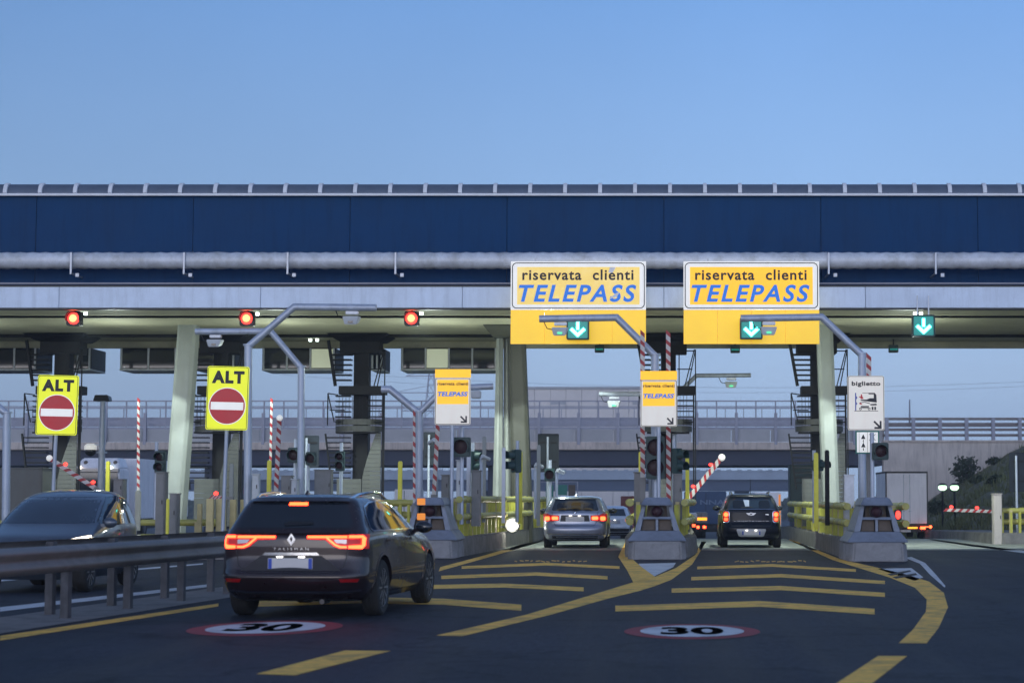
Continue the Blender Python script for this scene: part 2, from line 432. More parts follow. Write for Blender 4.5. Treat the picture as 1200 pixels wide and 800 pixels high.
def link(name, me, parent=None, loc=None):
    o = bpy.data.objects.new(name, me)
    COL.objects.link(o)
    if parent is not None: o.parent = parent
    if loc is not None: o.location = loc
    return o
def T(name, label, cat, loc=(0, 0, 0), rz=0.0, group=None):
    o = bpy.data.objects.new(name, None)
    o.empty_display_size = 0.3
    COL.objects.link(o)
    o.location = loc; o.rotation_euler = (0, 0, rz)
    o['label'] = label; o['category'] = cat
    if group: o['group'] = group
    return o
def tag(o, label, cat, group=None):
    o['label'] = label; o['category'] = cat
    if group: o['group'] = group
    return o
def structure(o): o['kind'] = 'structure'; return o
def dup(root, loc, rz=None, label=None, name=None):
    r = root.copy(); COL.objects.link(r); r.location = loc
    if rz is not None: r.rotation_euler = (0, 0, rz)
    if label: r['label'] = label
    for ch in list(root.children):
        c = ch.copy(); COL.objects.link(c); c.parent = r
        for g in list(ch.children):
            d = g.copy(); COL.objects.link(d); d.parent = c
    return r
def rrect(w, h, r, cx=0.0, cz=0.0, n=5):
    pts = []
    for sx_, sz_, a0 in ((1, -1, -90), (1, 1, 0), (-1, 1, 90), (-1, -1, 180)):
        for i in range(n + 1):
            a = R(a0 + 90 * i / n)
            pts.append((cx + sx_ * (w/2 - r) + r * math.cos(a), cz + sz_ * (h/2 - r) + r * math.sin(a)))
    return pts
def circ(r, cx=0, cz=0, n=40): return [(cx + r*math.cos(2*math.pi*i/n), cz + r*math.sin(2*math.pi*i/n)) for i in range(n)]
def ribbon(pts, w):
    L_, R_ = [], []
    for i, p in enumerate(pts):
        a = Vector(pts[max(0, i-1)]); b = Vector(pts[min(len(pts)-1, i+1)])
        d = (b - a).normalized(); nn = Vector((-d.y, d.x))
        k = 1.0
        if 0 < i < len(pts) - 1:
            d0 = (Vector(p) - a).normalized()
            k = 1 / max(0.5, d0.dot(d))
        L_.append(tuple(Vector(p) + nn * w/2 * k)); R_.append(tuple(Vector(p) - nn * w/2 * k))
    return R_ + L_[::-1]
def text_mesh(txt, W, H, shear=0.0, bold=0.0, spacing=1.0, depth=0.003):
    c = bpy.data.curves.new('lettering', 'FONT')
    c.body = txt; c.size = 1.0; c.shear = shear; c.offset = bold; c.space_character = spacing
    c.extrude = 0.01; c.resolution_u = 4
    o = bpy.data.objects.new('lettering', c); COL.objects.link(o)
    dg = bpy.context.evaluated_depsgraph_get()
    me = bpy.data.meshes.new_from_object(o.evaluated_get(dg))
    bpy.data.objects.remove(o); bpy.data.curves.remove(c)
    xs = [v.co.x for v in me.vertices]; ys = [v.co.y for v in me.vertices]
    x0, x1, y0, y1 = min(xs), max(xs), min(ys), max(ys)
    for v in me.vertices:
        v.co = Vector(((v.co.x - (x0+x1)/2) * W/(x1-x0), -v.co.z / 0.01 * depth, (v.co.y - (y0+y1)/2) * H/(y1-y0)))
    return me
def lettering(txt, m, parent, c, W, H, shear=0.0, bold=0.0, spacing=1.0, name='lettering', depth=0.003):
    me = text_mesh(txt, W, H, shear, bold, spacing, depth)
    me.materials.append(M[m])
    return link(name, me, parent, c)

# ================================================================== ground, road, markings
gb = MB()
ys = [-60, 0, 20, 40, 60, 70, 100, 150, 200, 250, 300, 600, 3000]
for i in range(len(ys) - 1):
    gb.add([(-2500, ys[i], gz(ys[i])), (2500, ys[i], gz(ys[i])), (2500, ys[i+1], gz(ys[i+1])), (-2500, ys[i+1], gz(ys[i+1]))], [(0, 1, 2, 3)])
structure(gb.build('road', 'asphalt'))

ap = MB()
for xa_, xb_ in ((-4.6, -1.1), (1.0, 4.28), (-9.1, -6.5), (5.85, 12.0), (-13.3, -11.5)):
    for ya_, yb_ in ((54.5, 70), (70, 84)):
        ap.add([(xa_, ya_, gz(ya_) + .004), (xb_, ya_, gz(ya_) + .004), (xb_, yb_, gz(yb_) + .004), (xa_, yb_, gz(yb_) + .004)], [(0, 1, 2, 3)])
structure(ap.build('concrete_apron', 'apron', fix=False))
def gpoly(pts, z=0.004): return [tuple(G(u, v, z)) for u, v in pts]
def flat(mb, polys, z=0.004):
    for p in polys:
        q = gpoly(p, z); mb.add(q, [tuple(range(len(q)))])
def vstrip(pts, t):                              # painted bar: centre line in photo pixels, half thickness in pixels
    return [(u, v + t) for u, v in pts] + [(u, v - t) for u, v in pts][::-1]
yl = MB()
flat(yl, [vstrip([(541, 664.5), (640, 660.5), (726, 664.5)], 1.6), vstrip([(517, 676), (628, 672), (712, 676.5)], 2.0),
          vstrip([(490, 687.5), (590, 685.5), (684, 690)], 2.4), vstrip([(300, 707), (420, 702.5), (520, 704.5), (611, 711.5)], 3.6),
          vstrip([(817, 665), (905, 662), (1003, 668)], 1.6), vstrip([(810, 677.5), (915, 674), (1037, 682)], 2.0),
          vstrip([(787, 691.5), (915, 688.5), (1037, 696.5)], 2.5), vstrip([(721, 712.5), (890, 707), (1025, 716)], 3.4),
          [(514, 669), (516, 664), (567, 650.5), (609, 638), (640, 630.5), (641, 632.5), (612, 641), (578, 651)],
          [(300, 789), (346, 790.5), (458, 762), (404, 761.5)],
          [(1029, 768), (1063, 768), (1022, 800), (960, 850), (915, 850), (980, 800)],
          [(0, 750), (256, 710), (256, 706.5), (0, 744.5)]])
def strip2(mb, a, b, z=0.004):                   # quads between two edge lines
    A = gpoly(a, z); B_ = gpoly(b, z)
    for i in range(len(a) - 1): mb.add([A[i], A[i+1], B_[i+1], B_[i]], [(0, 1, 2, 3)])
strip2(yl, [(511, 744), (617, 719.6), (704, 693.3), (742, 681.7), (768, 675), (792, 665), (815, 649.6), (822, 634)],
       [(542, 744.8), (646, 719.6), (712, 701), (749, 692), (768, 686), (787, 678.7), (811, 661), (828, 634)])
strip2(yl, [(742, 681.7), (735, 668), (724.5, 652), (733, 634)], [(768, 675.5), (752, 664), (738, 652), (737, 634)], 0.008)
strip2(yl, [(925, 631), (984, 654.5), (1060, 672), (1089, 681), (1106, 694), (1111, 711), (1100, 735), (1086, 753)],
       [(925, 632.5), (975, 655.5), (1042, 676), (1072, 688), (1086, 702), (1085, 716), (1070, 737), (1053, 753)])
# worn remains of lettering near the booths
for du in (0, 258):
    for i in range(14):
        a = 603 + du + i * 6.2
        flat(yl, [vstrip([(a, 657.5 + random.uniform(-1.2, .8)), (a + random.uniform(2.5, 6), 657.5 + random.uniform(-1.2, .8))], 0.5)])
structure(yl.build('road_markings_yellow', 'paint_yellow', fix=False))
wl = MB()
flat(wl, [[(748, 660), (792, 659), (789, 664), (763, 676.5), (758, 673)],
          [(0, 716), (250, 686.5), (250, 683.5), (0, 711)], [(-40, 684), (238, 661), (238, 659.5), (-40, 681.5)],
          [(1090, 631), (1140, 637.5), (1210, 646), (1210, 649), (1135, 639.2), (1090, 632.4)],
          [(1028, 666), (1068, 665), (1082, 676), (1072, 680)]])
strip2(wl, [(1060, 653), (1078, 660), (1090, 673), (1107, 688)], [(1068, 652), (1084, 659), (1097, 673), (1108, 686)])
structure(wl.build('road_markings_white', 'paint_white', fix=False))
bl = MB()
flat(bl, [[(1040, 672), (1066, 667.6), (1068, 669), (1044, 674)], [(1046, 675.5), (1073, 671), (1075, 673), (1050, 677.5)]], 0.008)
structure(bl.build('road_markings_black', 'paint_black', fix=False))
def speed_mark(uc, vc, du, dv, sk):
    c = G(uc, vc); rx = du / 2 * c.y / F; ry = (G(uc, vc - dv/2).y - G(uc, vc + dv/2).y) / 2
    def ell(s, z, n=48): return [(c.x + rx*s*math.cos(2*math.pi*i/n) + sk*math.sin(2*math.pi*i/n), c.y + ry*s*math.sin(2*math.pi*i/n), z) for i in range(n)]
    o = MB().add(ell(1, .004), [tuple(range(48))]).build('speed_limit_marking', 'paint_red', fix=False); structure(o)
    w = MB().add(ell(.765, .008), [tuple(range(48))]).build('disc', 'paint_white', o, fix=False)
    me = text_mesh('30', rx*0.92, ry*0.98, bold=0.035, depth=0.0005)
    for v in me.vertices: v.co = (v.co.x + c.x, v.co.z + c.y, 0.012)
    me.materials.append(M['paint_black'])
    link('digits', me, o)
speed_mark(811, 739.5, 158, 17.5, 0)
speed_mark(312, 735.5, 170, 18, 0.05)

# ================================================================== toll canopy (one building)
YF = 56.5
z_fb, z_ft = ZV(360.5, YF), ZV(336, YF)
z_wt = ZV(229, YF + 1.4)
YB = 70.0
canopy = T('toll_canopy', 'long dark blue toll station canopy on pale leaning pillars spanning all lanes', 'canopy', (0, YF, 0))
XL, XR = -46.0, 46.0
fa = MB()
for i in range(16):                              # fascia in panels with fine joints
    a = XL + i * 5.75
    fa.b2(a + .006, 0, z_fb, a + 5.75 - .006, 0.35, z_ft)
fa.build('fascia', 'fascia', canopy, bevel=0.008)
MB().b2(XL, 0.06, z_fb - 0.05, XR, 0.30, z_fb - 0.003).b2(XL, -0.03, z_ft + 0.003, XR, 0.30, z_ft + 0.045).build('edge_trim', 'black', canopy)
MB().b2(XL, 0.353, z_fb + 0.02, XR, YB - YF, z_fb + 0.30).build('soffit', 'soffit', canopy)
bmm = MB().b2(XL, YB - YF + .003, ZV(402, YB), XR, YB - YF + 0.6, z_fb + 0.6)
bmm.b2(XL, YB - YF - 1.2, z_fb - 0.22, XR, YB - YF - 0.9, z_fb + 0.017)
bmm.build('rear_beam', 'soffit', canopy, bevel=0.02)
MB().tube([(XL, 2.2, z_fb - 0.06), (XR, 2.2, z_fb - 0.06)], 0.035, 8).tube([(XL, 9.3, z_fb - 0.05), (XR, 9.3, z_fb - 0.05)], 0.05, 8).build('conduit', 'dark_steel', canopy, smooth=True)
up = MB()
for i in range(20):
    a = XL + i * 4.6
    up.b2(a + .007, 1.4, z_ft - 0.3, a + 4.593, 2.0, z_wt)
up.build('upper_wall', 'blue_wall', canopy, bevel=0.006)
fx = MB(); k = XL + .4
while k < XR: fx.b2(k, 1.385, z_ft + .95, k + .07, 1.398, z_ft + 1.05); k += .62
fx.build('wall_fixings', 'dark_steel', canopy)['kind'] = 'stuff'
MB().b2(XL, 2.003, z_ft - .2, XR, 11.0, z_wt - 0.05).b2(XL, 0.353, z_ft - 0.1, XR, 1.39, z_ft - 0.02).build('roof_core', 'dark_steel', canopy)
MB().b2(XL, 0.9, z_ft + .07, XR, 1.0, z_ft + .12).b2(XL, 1.1, z_ft + .20, XR, 1.2, z_ft + .24).build('gutter_rail', 'rail_steel', canopy)
# rounded sheet-metal roof edge with ribs
arc = [(1.30 + 0.34 * (1 - math.cos(R(a))), z_wt + 0.03 + 0.33 * math.sin(R(a))) for a in range(0, 91, 10)]
arc_in = [(3.4, arc[-1][1]), (3.4, z_wt - 0.02), (1.30, z_wt - 0.02)]
MB().prism_x(arc + arc_in, XL, XR).build('roof_edge', 'roof_sheet', canopy, smooth=True)
rb = MB()
pitch_ = 41.3 * 57.9 / F
for i in range(-50, 51):
    x = XU(620, 57.9) + i * pitch_
    if not XL < x < XR: continue
    q = [(y - 0.06, z + 0.03) for y, z in arc]
    pl = q + [(y + 0.02, z - 0.01) for y, z in arc][::-1]
    rb.prism_x(pl, x - 0.055, x + 0.055)
rb.build('roof_rib', 'white_trim', canopy, smooth=True)['kind'] = 'stuff'
MB().b2(XL, 1.22, z_wt - 0.035, XR, 1.297, z_wt + 0.035).build('roof_trim', 'white_trim', canopy, bevel=0.01)
# corrugated duct
zd = ZV(305.5, 57.1); pts, rs = [], []
n_ = 500
for i in range(n_ + 1):
    pts.append((XL + 92.0 * i / n_, 0.6, zd)); rs.append(0.238 + (0.012 if i % 2 else -0.007) + (0.03 if i % 60 < 1 else 0))
MB().tube(pts, rs, 16).build('duct', 'duct', canopy, smooth=True, angle=70)
for u in (80, 213, 335, 462, 972, 1098, 1224, -50):
    x = XU(u, 56.9)
    h = MB().bar((x, 0.30, zd + 0.20), (x, 0.30, zd - 0.42), 0.05, 0.05).bar((x, 0.30, zd - 0.40), (x, 1.39, zd - 0.40), 0.05, 0.05).bar((x, 0.30, zd + 0.18), (x, 1.39, zd + 0.34), 0.04, 0.04)
    h.b2(x + .14, 0.27, zd - 0.50, x + .24, 0.35, zd - 0.40)
    h.build('duct_bracket', 'galv', canopy)
# pillars
def pillar(poly_b, poly_t, v_b, v_t, Y, m, d0, d1, lab=None):
    # poly: (u_left, u_right) at bottom and at top
    zb = -0.2; b = MB()
    L0, L1 = P(poly_b[0], v_b, Y).x, P(poly_b[1], v_b, Y).x
    T0, T1 = P(poly_t[0], v_t, Y).x, P(poly_t[1], v_t, Y).x
    y = Y - YF; zt = ZV(v_t, Y); zt = max(zt, z_fb + 0.25)
    z0 = P(600, v_b, Y).z; k = (zb - z0) / (ZV(v_t, Y) - z0)
    L0 += (T0 - L0) * k; L1 += (T1 - L1) * k
    c = 0.10
    def oct_(x0, x1, ya, yb, z): return [(x0 + c, ya, z), (x1 - c, ya, z), (x1, ya + c, z), (x1, yb - c, z), (x1 - c, yb, z), (x0 + c, yb, z), (x0, yb - c, z), (x0, ya + c, z)]
    vs = oct_(L0, L1, y, y + d0, zb) + oct_(T0, T1, y, y + d1, zt)
    b.add(vs, [tuple(range(8))[::-1], tuple(range(8, 16))] + [(i, (i+1) % 8, 8+(i+1) % 8, 8+i) for i in range(8)])
    o = b.build('pillar', m, canopy, bevel=0.015)
    if lab: o['label'] = lab
pillar((192, 214), (208, 230), 582, 378, 62.3, 'pale_pillar', 0.9, 0.7)
pillar((577, 588), (582, 589), 584, 384, 63.6, 'pale_pillar', 0.5, 0.4)
pillar((589.5, 599), (590, 598), 584, 384, 63.8, 'pale_pillar', 0.5, 0.4)
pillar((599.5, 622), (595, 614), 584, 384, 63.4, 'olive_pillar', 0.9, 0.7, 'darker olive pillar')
pillar((965, 984), (957.5, 976), 584, 384, 62.3, 'pale_pillar', 0.9, 0.7)
pillar((-215, -193), (-190, -168), 582, 378, 62.3, 'pale_pillar', 0.9, 0.7)
# capital brackets over the forked pillar
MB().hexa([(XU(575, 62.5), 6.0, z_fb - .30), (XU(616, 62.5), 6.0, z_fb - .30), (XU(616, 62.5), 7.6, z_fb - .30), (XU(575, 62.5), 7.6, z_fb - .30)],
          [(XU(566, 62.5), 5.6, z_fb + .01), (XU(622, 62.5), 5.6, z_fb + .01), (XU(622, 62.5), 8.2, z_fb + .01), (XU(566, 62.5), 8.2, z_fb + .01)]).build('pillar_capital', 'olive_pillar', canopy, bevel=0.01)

# ------------------------------------------------------------------ service cabins hung under the rear edge
CABG = 'service cabins hung under the canopy'
def cabin(u0, u1, label, lit=()):
    Y = 68.6
    x0, x1 = XU(u0, Y), XU(u1, Y); zt = z_fb + 0.0; zb = ZV(433, Y)
    cx = (x0 + x1) / 2
    t = T('service_cabin', label, 'cabin', (cx, Y, zb), group=CABG)
    w = x1 - x0; h = zt - zb - 0.24
    MB().b2(-w/2, 0, 0.03, w/2, 1.8, h).build('shell', 'dark_steel', t, bevel=0.01)
    MB().b2(-w/2, -0.05, -0.03, w/2, 1.8, 0.027).build('sill', 'pale_box', t)
    nm = max(2, int(w / .72))
    for i in range(nm + 1):
        x = -w/2 + .05 + (w - .1) * i / nm
        MB().b2(x - .03, -0.045, 0.03, x + .03, -0.002, h).build('mullion', 'pale_box', t)
    for i in range(nm):
        xa = -w/2 + .05 + (w - .1) * i / nm + .04; xb = -w/2 + .05 + (w - .1) * (i + 1) / nm - .04
        MB().b2(xa, -0.02, 0.06, xb, -0.003, h - .03).build('window', 'cabin_light' if i in lit else 'car_glass', t)
    return t
cabin(-60, 41, 'dark service cabin under the canopy at the left edge, no lit window')
cabin(74, 105, 'narrow dark service cabin right of the leftmost spiral stair')
cabin(139, 206, 'dark service cabin under the canopy left of the leaning pale pillar', lit=())
cabin(228, 274, 'short dark service cabin just right of the leaning pale pillar, above the second ALT sign')
cabin(306, 392, 'service cabin with one greenish lit window left of the open middle stair tower', lit=(2,))
cabin(434, 448, 'very narrow service cabin tucked against the middle stair tower')
cabin(469, 582, 'widest service cabin, just left of the forked pillar', lit=(1,))

# ------------------------------------------------------------------ stair towers
def stair_tower(label, u, Y, cap=True, wing=True, kind='dark_steel'):
    x = XU(u, Y)
    t = T('stair_tower', label, 'stair tower', (x, Y, 0.4), group='steel stair towers on the islands')
    top = z_fb - 0.4
    MB().b2(-0.24, 0.2, 0, 0.26, 0.75, top).build('column', kind, t, bevel=0.02)
    if cap:
        MB().hexa([(-.72, -.5, top - .20), (.72, -.5, top - .20), (.72, 1.2, top - .20), (-.72, 1.2, top - .20)],
                  [(-1.0, -.8, top), (1.0, -.8, top), (1.0, 1.4, top), (-1.0, 1.4, top)]).b2(-.70, .1, top - .60, .62, 1.0, top - .203).build('cap', kind, t, bevel=0.01)
    z1 = 4.60; z2 = 3.40
    MB().b2(-.62, -.5, z1 - .18, .90, .17, z1 + .10).build('landing', kind, t, bevel=0.01)
    # curved band round the lower landing
    bd = MB(); n = 14
    def ar(r, i): a = R(190 + 160 * i / n); return (r * math.cos(a) * .82, .15 + r * math.sin(a) * .75)
    for zz in (z2 - .20, z2 + .02):
        for i in range(n):
            a0, a1, b0, b1 = ar(.98, i), ar(.98, i+1), ar(.92, i), ar(.92, i+1)
            bd.hexa([(*a0, zz), (*a1, zz), (*b1, zz), (*b0, zz)], [(*a0, zz + .19), (*a1, zz + .19), (*b1, zz + .19), (*b0, zz + .19)])
    bd.build('landing_band', 'cladding', t)
    MB().b2(-.70, -.5, z2 - .26, .70, .17, z2 - .21).build('landing_floor', kind, t)
    n_up = int((top - .7 - z1) / .17)
    fl = MB()
    for i in range(n_up): fl.b2(-.76 - .26*(.18 + i*.17)/(top - .3 - z1), -.41 + i*.01, z1 + .28 + i*.17, -.245, -.05 + i*.02, z1 + .32 + i*.17)
    fl.build('stair_flight', kind, t)
    fl = MB()
    for i in range(6): fl.b2(-.74, -.40, z2 + .10 + i * .17, -.245, -.12, z2 + .14 + i * .17)
    fl.build('stair_flight', kind, t)
    fl = MB()
    for i in range(10): fl.b2(-.80 - .24*(.2 + i*.165)/(z2 - 1.57), -.44, 1.5 + i * .165, -.245, -.12, 1.54 + i * .165)
    fl.build('stair_flight', kind, t)
    fl = MB()
    for i in range(6): fl.b2(.265, -.40, z2 + .10 + i * .18, .84, -.12, z2 + .13 + i * .18)
    fl.build('stair_flight', kind, t)
    for a, b in (((-.74, -.42, z1 + .1), (-1.0, -.35, top - .2)), ((-.80, -.45, 1.3), (-1.04, -.45, z2 - .27)), ((.84, -.42, 1.2), (.84, -.42, z1 - .2))):
        MB().bar(a, b, .05, .10).build('stringer', kind, t)
    rl = MB()
    for a, b in (((.55, -.52, z1 + .1), (.86, -.52, z1 + 1.3)), ((.66, -.52, z1 + .1), (.90, -.52, z1 + 1.3)), ((.30, -.52, z1 + 1.25), (.90, -.52, z1 + 1.25)), ((.30, -.52, z1 + .65), (.80, -.52, z1 + .65)),
                 ((.36, -.52, z1 + .1), (.36, -.52, z1 + 1.25)), ((.90, -.52, 0.9), (.90, -.52, z1 + 1.3)), ((.84, -.52, 0.9), (.84, -.52, z1)),
                 ((-.96, -.55, z2), (-.96, -.55, z2 + 1.05)), ((-.96, -.55, z2 + 1.05), (-.62, -.55, z2 + 1.0)), ((-.96, -.55, z2 + 1.05), (-.74, -.55, z2 + .1)), ((-.90, -.55, z2 + .5), (-.40, -.55, z2 + .5))):
        rl.bar(a, b, .035, .035)
    for i in range(12): rl.bar((-.6 + i*.11, -.46, z2), (-.6 + i*.11, -.46, z1 - .2), .012, .012)
    rl.build('railing', kind, t)
    # ribbed cladding at the foot, and the curved ribbed wing beside it
    cl_ = MB()
    for i in range(10): cl_.b2(-.62, -.62 - (.012 if i % 2 else 0), .10 + i * .155, .18, -.50, .10 + (i + 1) * .155 - .006)
    cl_.build('cladding', 'cladding', t)
    if wing:
        w_ = MB(); prof = [(.20, .1, 1.0), (.20, 1.55, 1.0), (.27, 1.75, 1.0), (.36, 2.2, 1.0), (.44, 2.7, .95), (.62, 2.95, .92), (.70, 2.8, .9)]
        nst = 22
        for i in range(nst):
            z0 = .1 + 3.05 * i / nst; z1_ = z0 + 3.05 / nst - .008
            def lx(z): return .20 if z < 1.6 else .20 + .34 * ((z - 1.6) / 1.25) ** 1.3
            a, b = lx(z0), lx(z1_); o_ = .012 if i % 2 else 0
            w_.hexa([(a, -.60 - o_, z0), (.80, -.56 - o_, z0), (.80, -.5, z0), (a, -.5, z0)], [(b, -.60 - o_, z1_), (.80, -.56 - o_, z1_), (.80, -.5, z1_), (b, -.5, z1_)])
        w_.build('wing_panel', 'cladding', t)
    return t
stair_tower('dark stair tower behind the leftmost ALT sign', 68, 66)
stair_tower('dark stair tower behind the second ALT sign, right of the leaning pale pillar', 256, 66)
stair_tower('open dark stair tower with lit curved band, standing clear in the middle left', 421, 66)
stair_tower('dark green stair tower half hidden behind the central small yellow sign', 783, 66, wing=False)
stair_tower('dark green stair tower behind the right pale pillar by the ticket lane', 960, 66)

# ================================================================== islands, noses, fences
ISL = 'concrete lane islands'
def island(label, left, right, h=0.45):
    """left and right edges as (x, y) lists of the same length, near to far"""
    b = MB(); c = .28
    def ol(o, z):
        (lx, ly), (rx, ry) = left[0], right[0]
        pts = [(lx + c + o, ly + o), (rx - c - o, ry + o), (rx - o, ry + c + o)] + [(x - o, y) for x, y in right[1:]] + [(x + o, y) for x, y in left[:0:-1]] + [(lx + o, ly + c + o)]
        return [(x, y, z + gz(y)) for x, y in pts]
    A, B_ = ol(0, -.6), ol(.05, h)
    n = len(A)
    b.add(A + B_, [tuple(range(n))[::-1], tuple(range(n, 2*n))] + [(i, (i+1) % n, n+(i+1) % n, n+i) for i in range(n)])
    return tag(b.build('lane_island', 'kerb_concrete', bevel=0.03), label, 'island', ISL)
island('long concrete lane island behind the dark car, left of the silver estate', [(-6.35, 48.2), (-6.45, 60), (-6.45, 70), (-6.45, 92)], [(-4.86, 48.2), (-4.38, 60), (-4.12, 66), (-4.02, 92)])
island('central concrete lane island between the silver estate and the black car', [(-.95, 47.6), (-1.05, 52), (-1.08, 70), (-1.08, 92)], [(.62, 47.6), (.90, 52), (.98, 70), (.98, 92)])
island('concrete lane island right of the black car, under the ticket sign', [(4.16, 45.4), (4.24, 52), (4.30, 70), (4.3, 92)], [(5.48, 45.4), (5.75, 52), (5.8, 70), (5.8, 92)])
island('far right concrete lane island ahead of the grassy bank', [(XU(1160, 62), 61.5), (XU(1160, 62), 80)], [(XU(1330, 62), 61.5), (XU(1330, 62), 80)], .35)
island('concrete lane island under the second ALT sign', [(-11.2, 46), (-11.4, 84)], [(-9.3, 46), (-9.2, 84)], .4)
island('concrete lane island under the leftmost ALT sign', [(-16.6, 45), (-16.8, 84)], [(-13.4, 45), (-13.4, 84)], .4)

def nose(label, cx, y0, w=1.36):
    t = T('island_nose', label, 'bollard block', (cx, y0, 0), group='sloping concrete noses of the islands')
    h = w / 2
    MB().add([(-h + .12, 0, -.02), (h - .12, 0, -.02), (h, .16, -.02), (h, 2.4, -.02), (-h, 2.4, -.02), (-h, .16, -.02),
              (-h + .15, .03, .42), (h - .15, .03, .42), (h - .03, .18, .42), (h - .03, 2.4, .42), (-h + .03, 2.4, .42), (-h + .03, .18, .42)],
             [tuple(range(6))[::-1], tuple(range(6, 12))] + [(i, (i+1) % 6, 6+(i+1) % 6, 6+i) for i in range(6)]).build('plinth', 'concrete', t, bevel=0.035)
    def fr(w0, ya0, yb0, z0, w1, ya1, yb1, z1): return ([(-w0, ya0, z0), (w0, ya0, z0), (w0, yb0, z0), (-w0, yb0, z0)], [(-w1, ya1, z1), (w1, ya1, z1), (w1, yb1, z1), (-w1, yb1, z1)])
    MB().hexa(*fr(h + .01, .04, 2.2, .425, h - .16, .20, 2.1, .66)).build('skirt', 'nose_metal', t, bevel=0.02)
    # side cheeks, waist bar, hood
    ck = MB()
    for s in (-1, 1):
        ck.hexa([(s*(h-.16), .22, .663), (s*(h-.30), .22, .663), (s*(h-.30), 2.0, .663), (s*(h-.16), 2.0, .663)],
                [(s*(h-.34), .36, 1.24), (s*(h-.42), .36, 1.24), (s*(h-.42), 1.8, 1.24), (s*(h-.34), 1.8, 1.24)])
    ck.build('cheek', 'nose_metal', t, bevel=0.01)
    MB().hexa(*fr(h - .40, .50, 1.9, .663, h - .46, .56, 1.7, 1.237)).build('core', 'nose_brown', t)
    MB().hexa(*fr(h - .325, .27, .49, .93, h - .345, .30, .52, .985)).b2(-.03, .30, .665, .03, .49, .928).build('waist_bar', 'nose_metal', t)
    for s in (-1, 1):
        MB().hexa([(s*.05, .36, .67), (s*(h-.33), .36, .67), (s*(h-.33), .40, .67), (s*.05, .40, .67)],
                  [(s*.05, .40, .92), (s*(h-.37), .40, .92), (s*(h-.37), .44, .92), (s*.05, .44, .92)]).build('lower_panel', 'nose_brown', t)
    MB().hexa(*fr(h - .30, .16, 1.9, 1.243, h - .40, .30, 1.8, 1.43)).build('hood', 'nose_metal', t, bevel=0.025)
    MB().ball((0, .34, 1.10), .135, 18).build('lamp_lens', 'lens_dark', t, smooth=True)
    MB().lathe([(.16, .40), (.16, .49)], (0, 0, 1.11), 18, 'y').build('lamp_housing', 'black', t, smooth=True)
    return t
nose('grey concrete island nose with orange markers, right of the dark car', -5.55, 47.0, 1.36)
nose('grey concrete island nose in the middle, between the silver estate and the black car', -.16, 46.0, 1.36)
nose('grey concrete island nose below the ticket sign, right of the black car', 4.78, 44.6, 1.36)

mp_ = T('marker_post', 'black marker post with two orange reflectors at the nose beside the dark car', 'marker post', P(490, 626, 46.6))
MB().tube([(0, 0, -.7), (0, 0, .85)], .022, 8).build('post', 'black', mp_, smooth=True)
for v in (587.5, 605):
    p_ = P(493.5, v, 46.55) - P(490, 626, 46.6)
    MB().plate(rrect(.19, .155, .02, p_.x, p_.z), -.05, -.02).build('reflector', 'amber_dim', mp_)

def fence(label, pts, z_hi=1.40, z_lo=.95, slat=.70, base=.42, r=.085, posts=4, inward=0.12, slats=True):
    """pipe-rail guard on an island: two fat pipes along pts, vertical plates behind them"""
    pts = [Vector((x, y, 0)) for x, y in pts]
    t = T('pipe_fence', label, 'fence', (pts[0].x, pts[0].y, 0), group='yellow pipe fences on the islands')
    o = pts[0]
    for zz in (z_hi, z_lo):
        b = MB(); b.tube([p - o + Vector((0, 0, zz)) for p in pts], r, 12)
        L = 0
        for i in range(len(pts) - 1):             # sleeves
            d = pts[i+1] - pts[i]; ln = d.length; dn = d.normalized()
            k = 0.9
            while k < ln:
                q = pts[i] - o + dn * k + Vector((0, 0, zz)); b.tube([q - dn*.12, q + dn*.12], r + .012, 12); k += 2.6
        b.build('pipe_rail', 'yellow_pipe', t, smooth=True)
    cnt = 0
    for i in range(len(pts) - 1):
        d = pts[i+1] - pts[i]; ln = d.length; dn = d.normalized(); nn = Vector((dn.y, -dn.x, 0)) * inward
        k = .2
        while k < ln:
            q = pts[i] - o + dn * k + nn
            if slats:
                w_ = nn.normalized() * .11
                MB().hexa([q + Vector((0, 0, base)), q + w_ + Vector((0, 0, base)), q + w_ + dn*.07 + Vector((0, 0, base)), q + dn*.07 + Vector((0, 0, base))],
                         [q + Vector((0, 0, z_hi - .05)), q + w_ + Vector((0, 0, z_hi - .05)), q + w_ + dn*.07 + Vector((0, 0, z_hi - .05)), q + dn*.07 + Vector((0, 0, z_hi - .05))]).build('slat', 'yellow_slat', t)
            cnt += 1
            k += slat
        k = .5
        while k < ln:
            q = pts[i] - o + dn * k + nn * 1.3
            MB().bar(q + Vector((0, 0, base - .1)), q + Vector((0, 0, z_hi + .02)), .10, .10).build('post', 'cream_post', t); k += 2.6
    return t
fence('yellow pipe fence with slats left of the silver estate', [(-5.02, 49.0), (-4.62, 56), (-4.30, 62.5), (-4.16, 68), (-4.12, 84)], 1.38, .95, inward=-.14)
fence('short yellow pipe fence along the right side of the central island', [(.50, 48.4), (.80, 54), (.84, 84)], 1.30, .84, inward=-.15)
fence('short yellow pipe fence along the left side of the central island', [(-.82, 48.4), (-.96, 54), (-.96, 84)], 1.30, .84, inward=.15)
fence('weathered yellow pipe fence along the lane of the black car, right side', [(4.30, 46.8), (4.40, 54), (4.46, 71)], 1.22, .83, inward=.18)
fence('yellow pipe fence of the ticket lane behind the right island nose', [(5.62, 46.4), (5.62, 62)], 1.22, .82, inward=-.18)
fence('yellow pipe fence with slats at the right edge, before the grassy bank', [(XU(1163, 62), 62.0), (XU(1330, 62), 62.0)], ZV(598, 62), ZV(611, 62), base=.3, inward=.15, slat=.27)
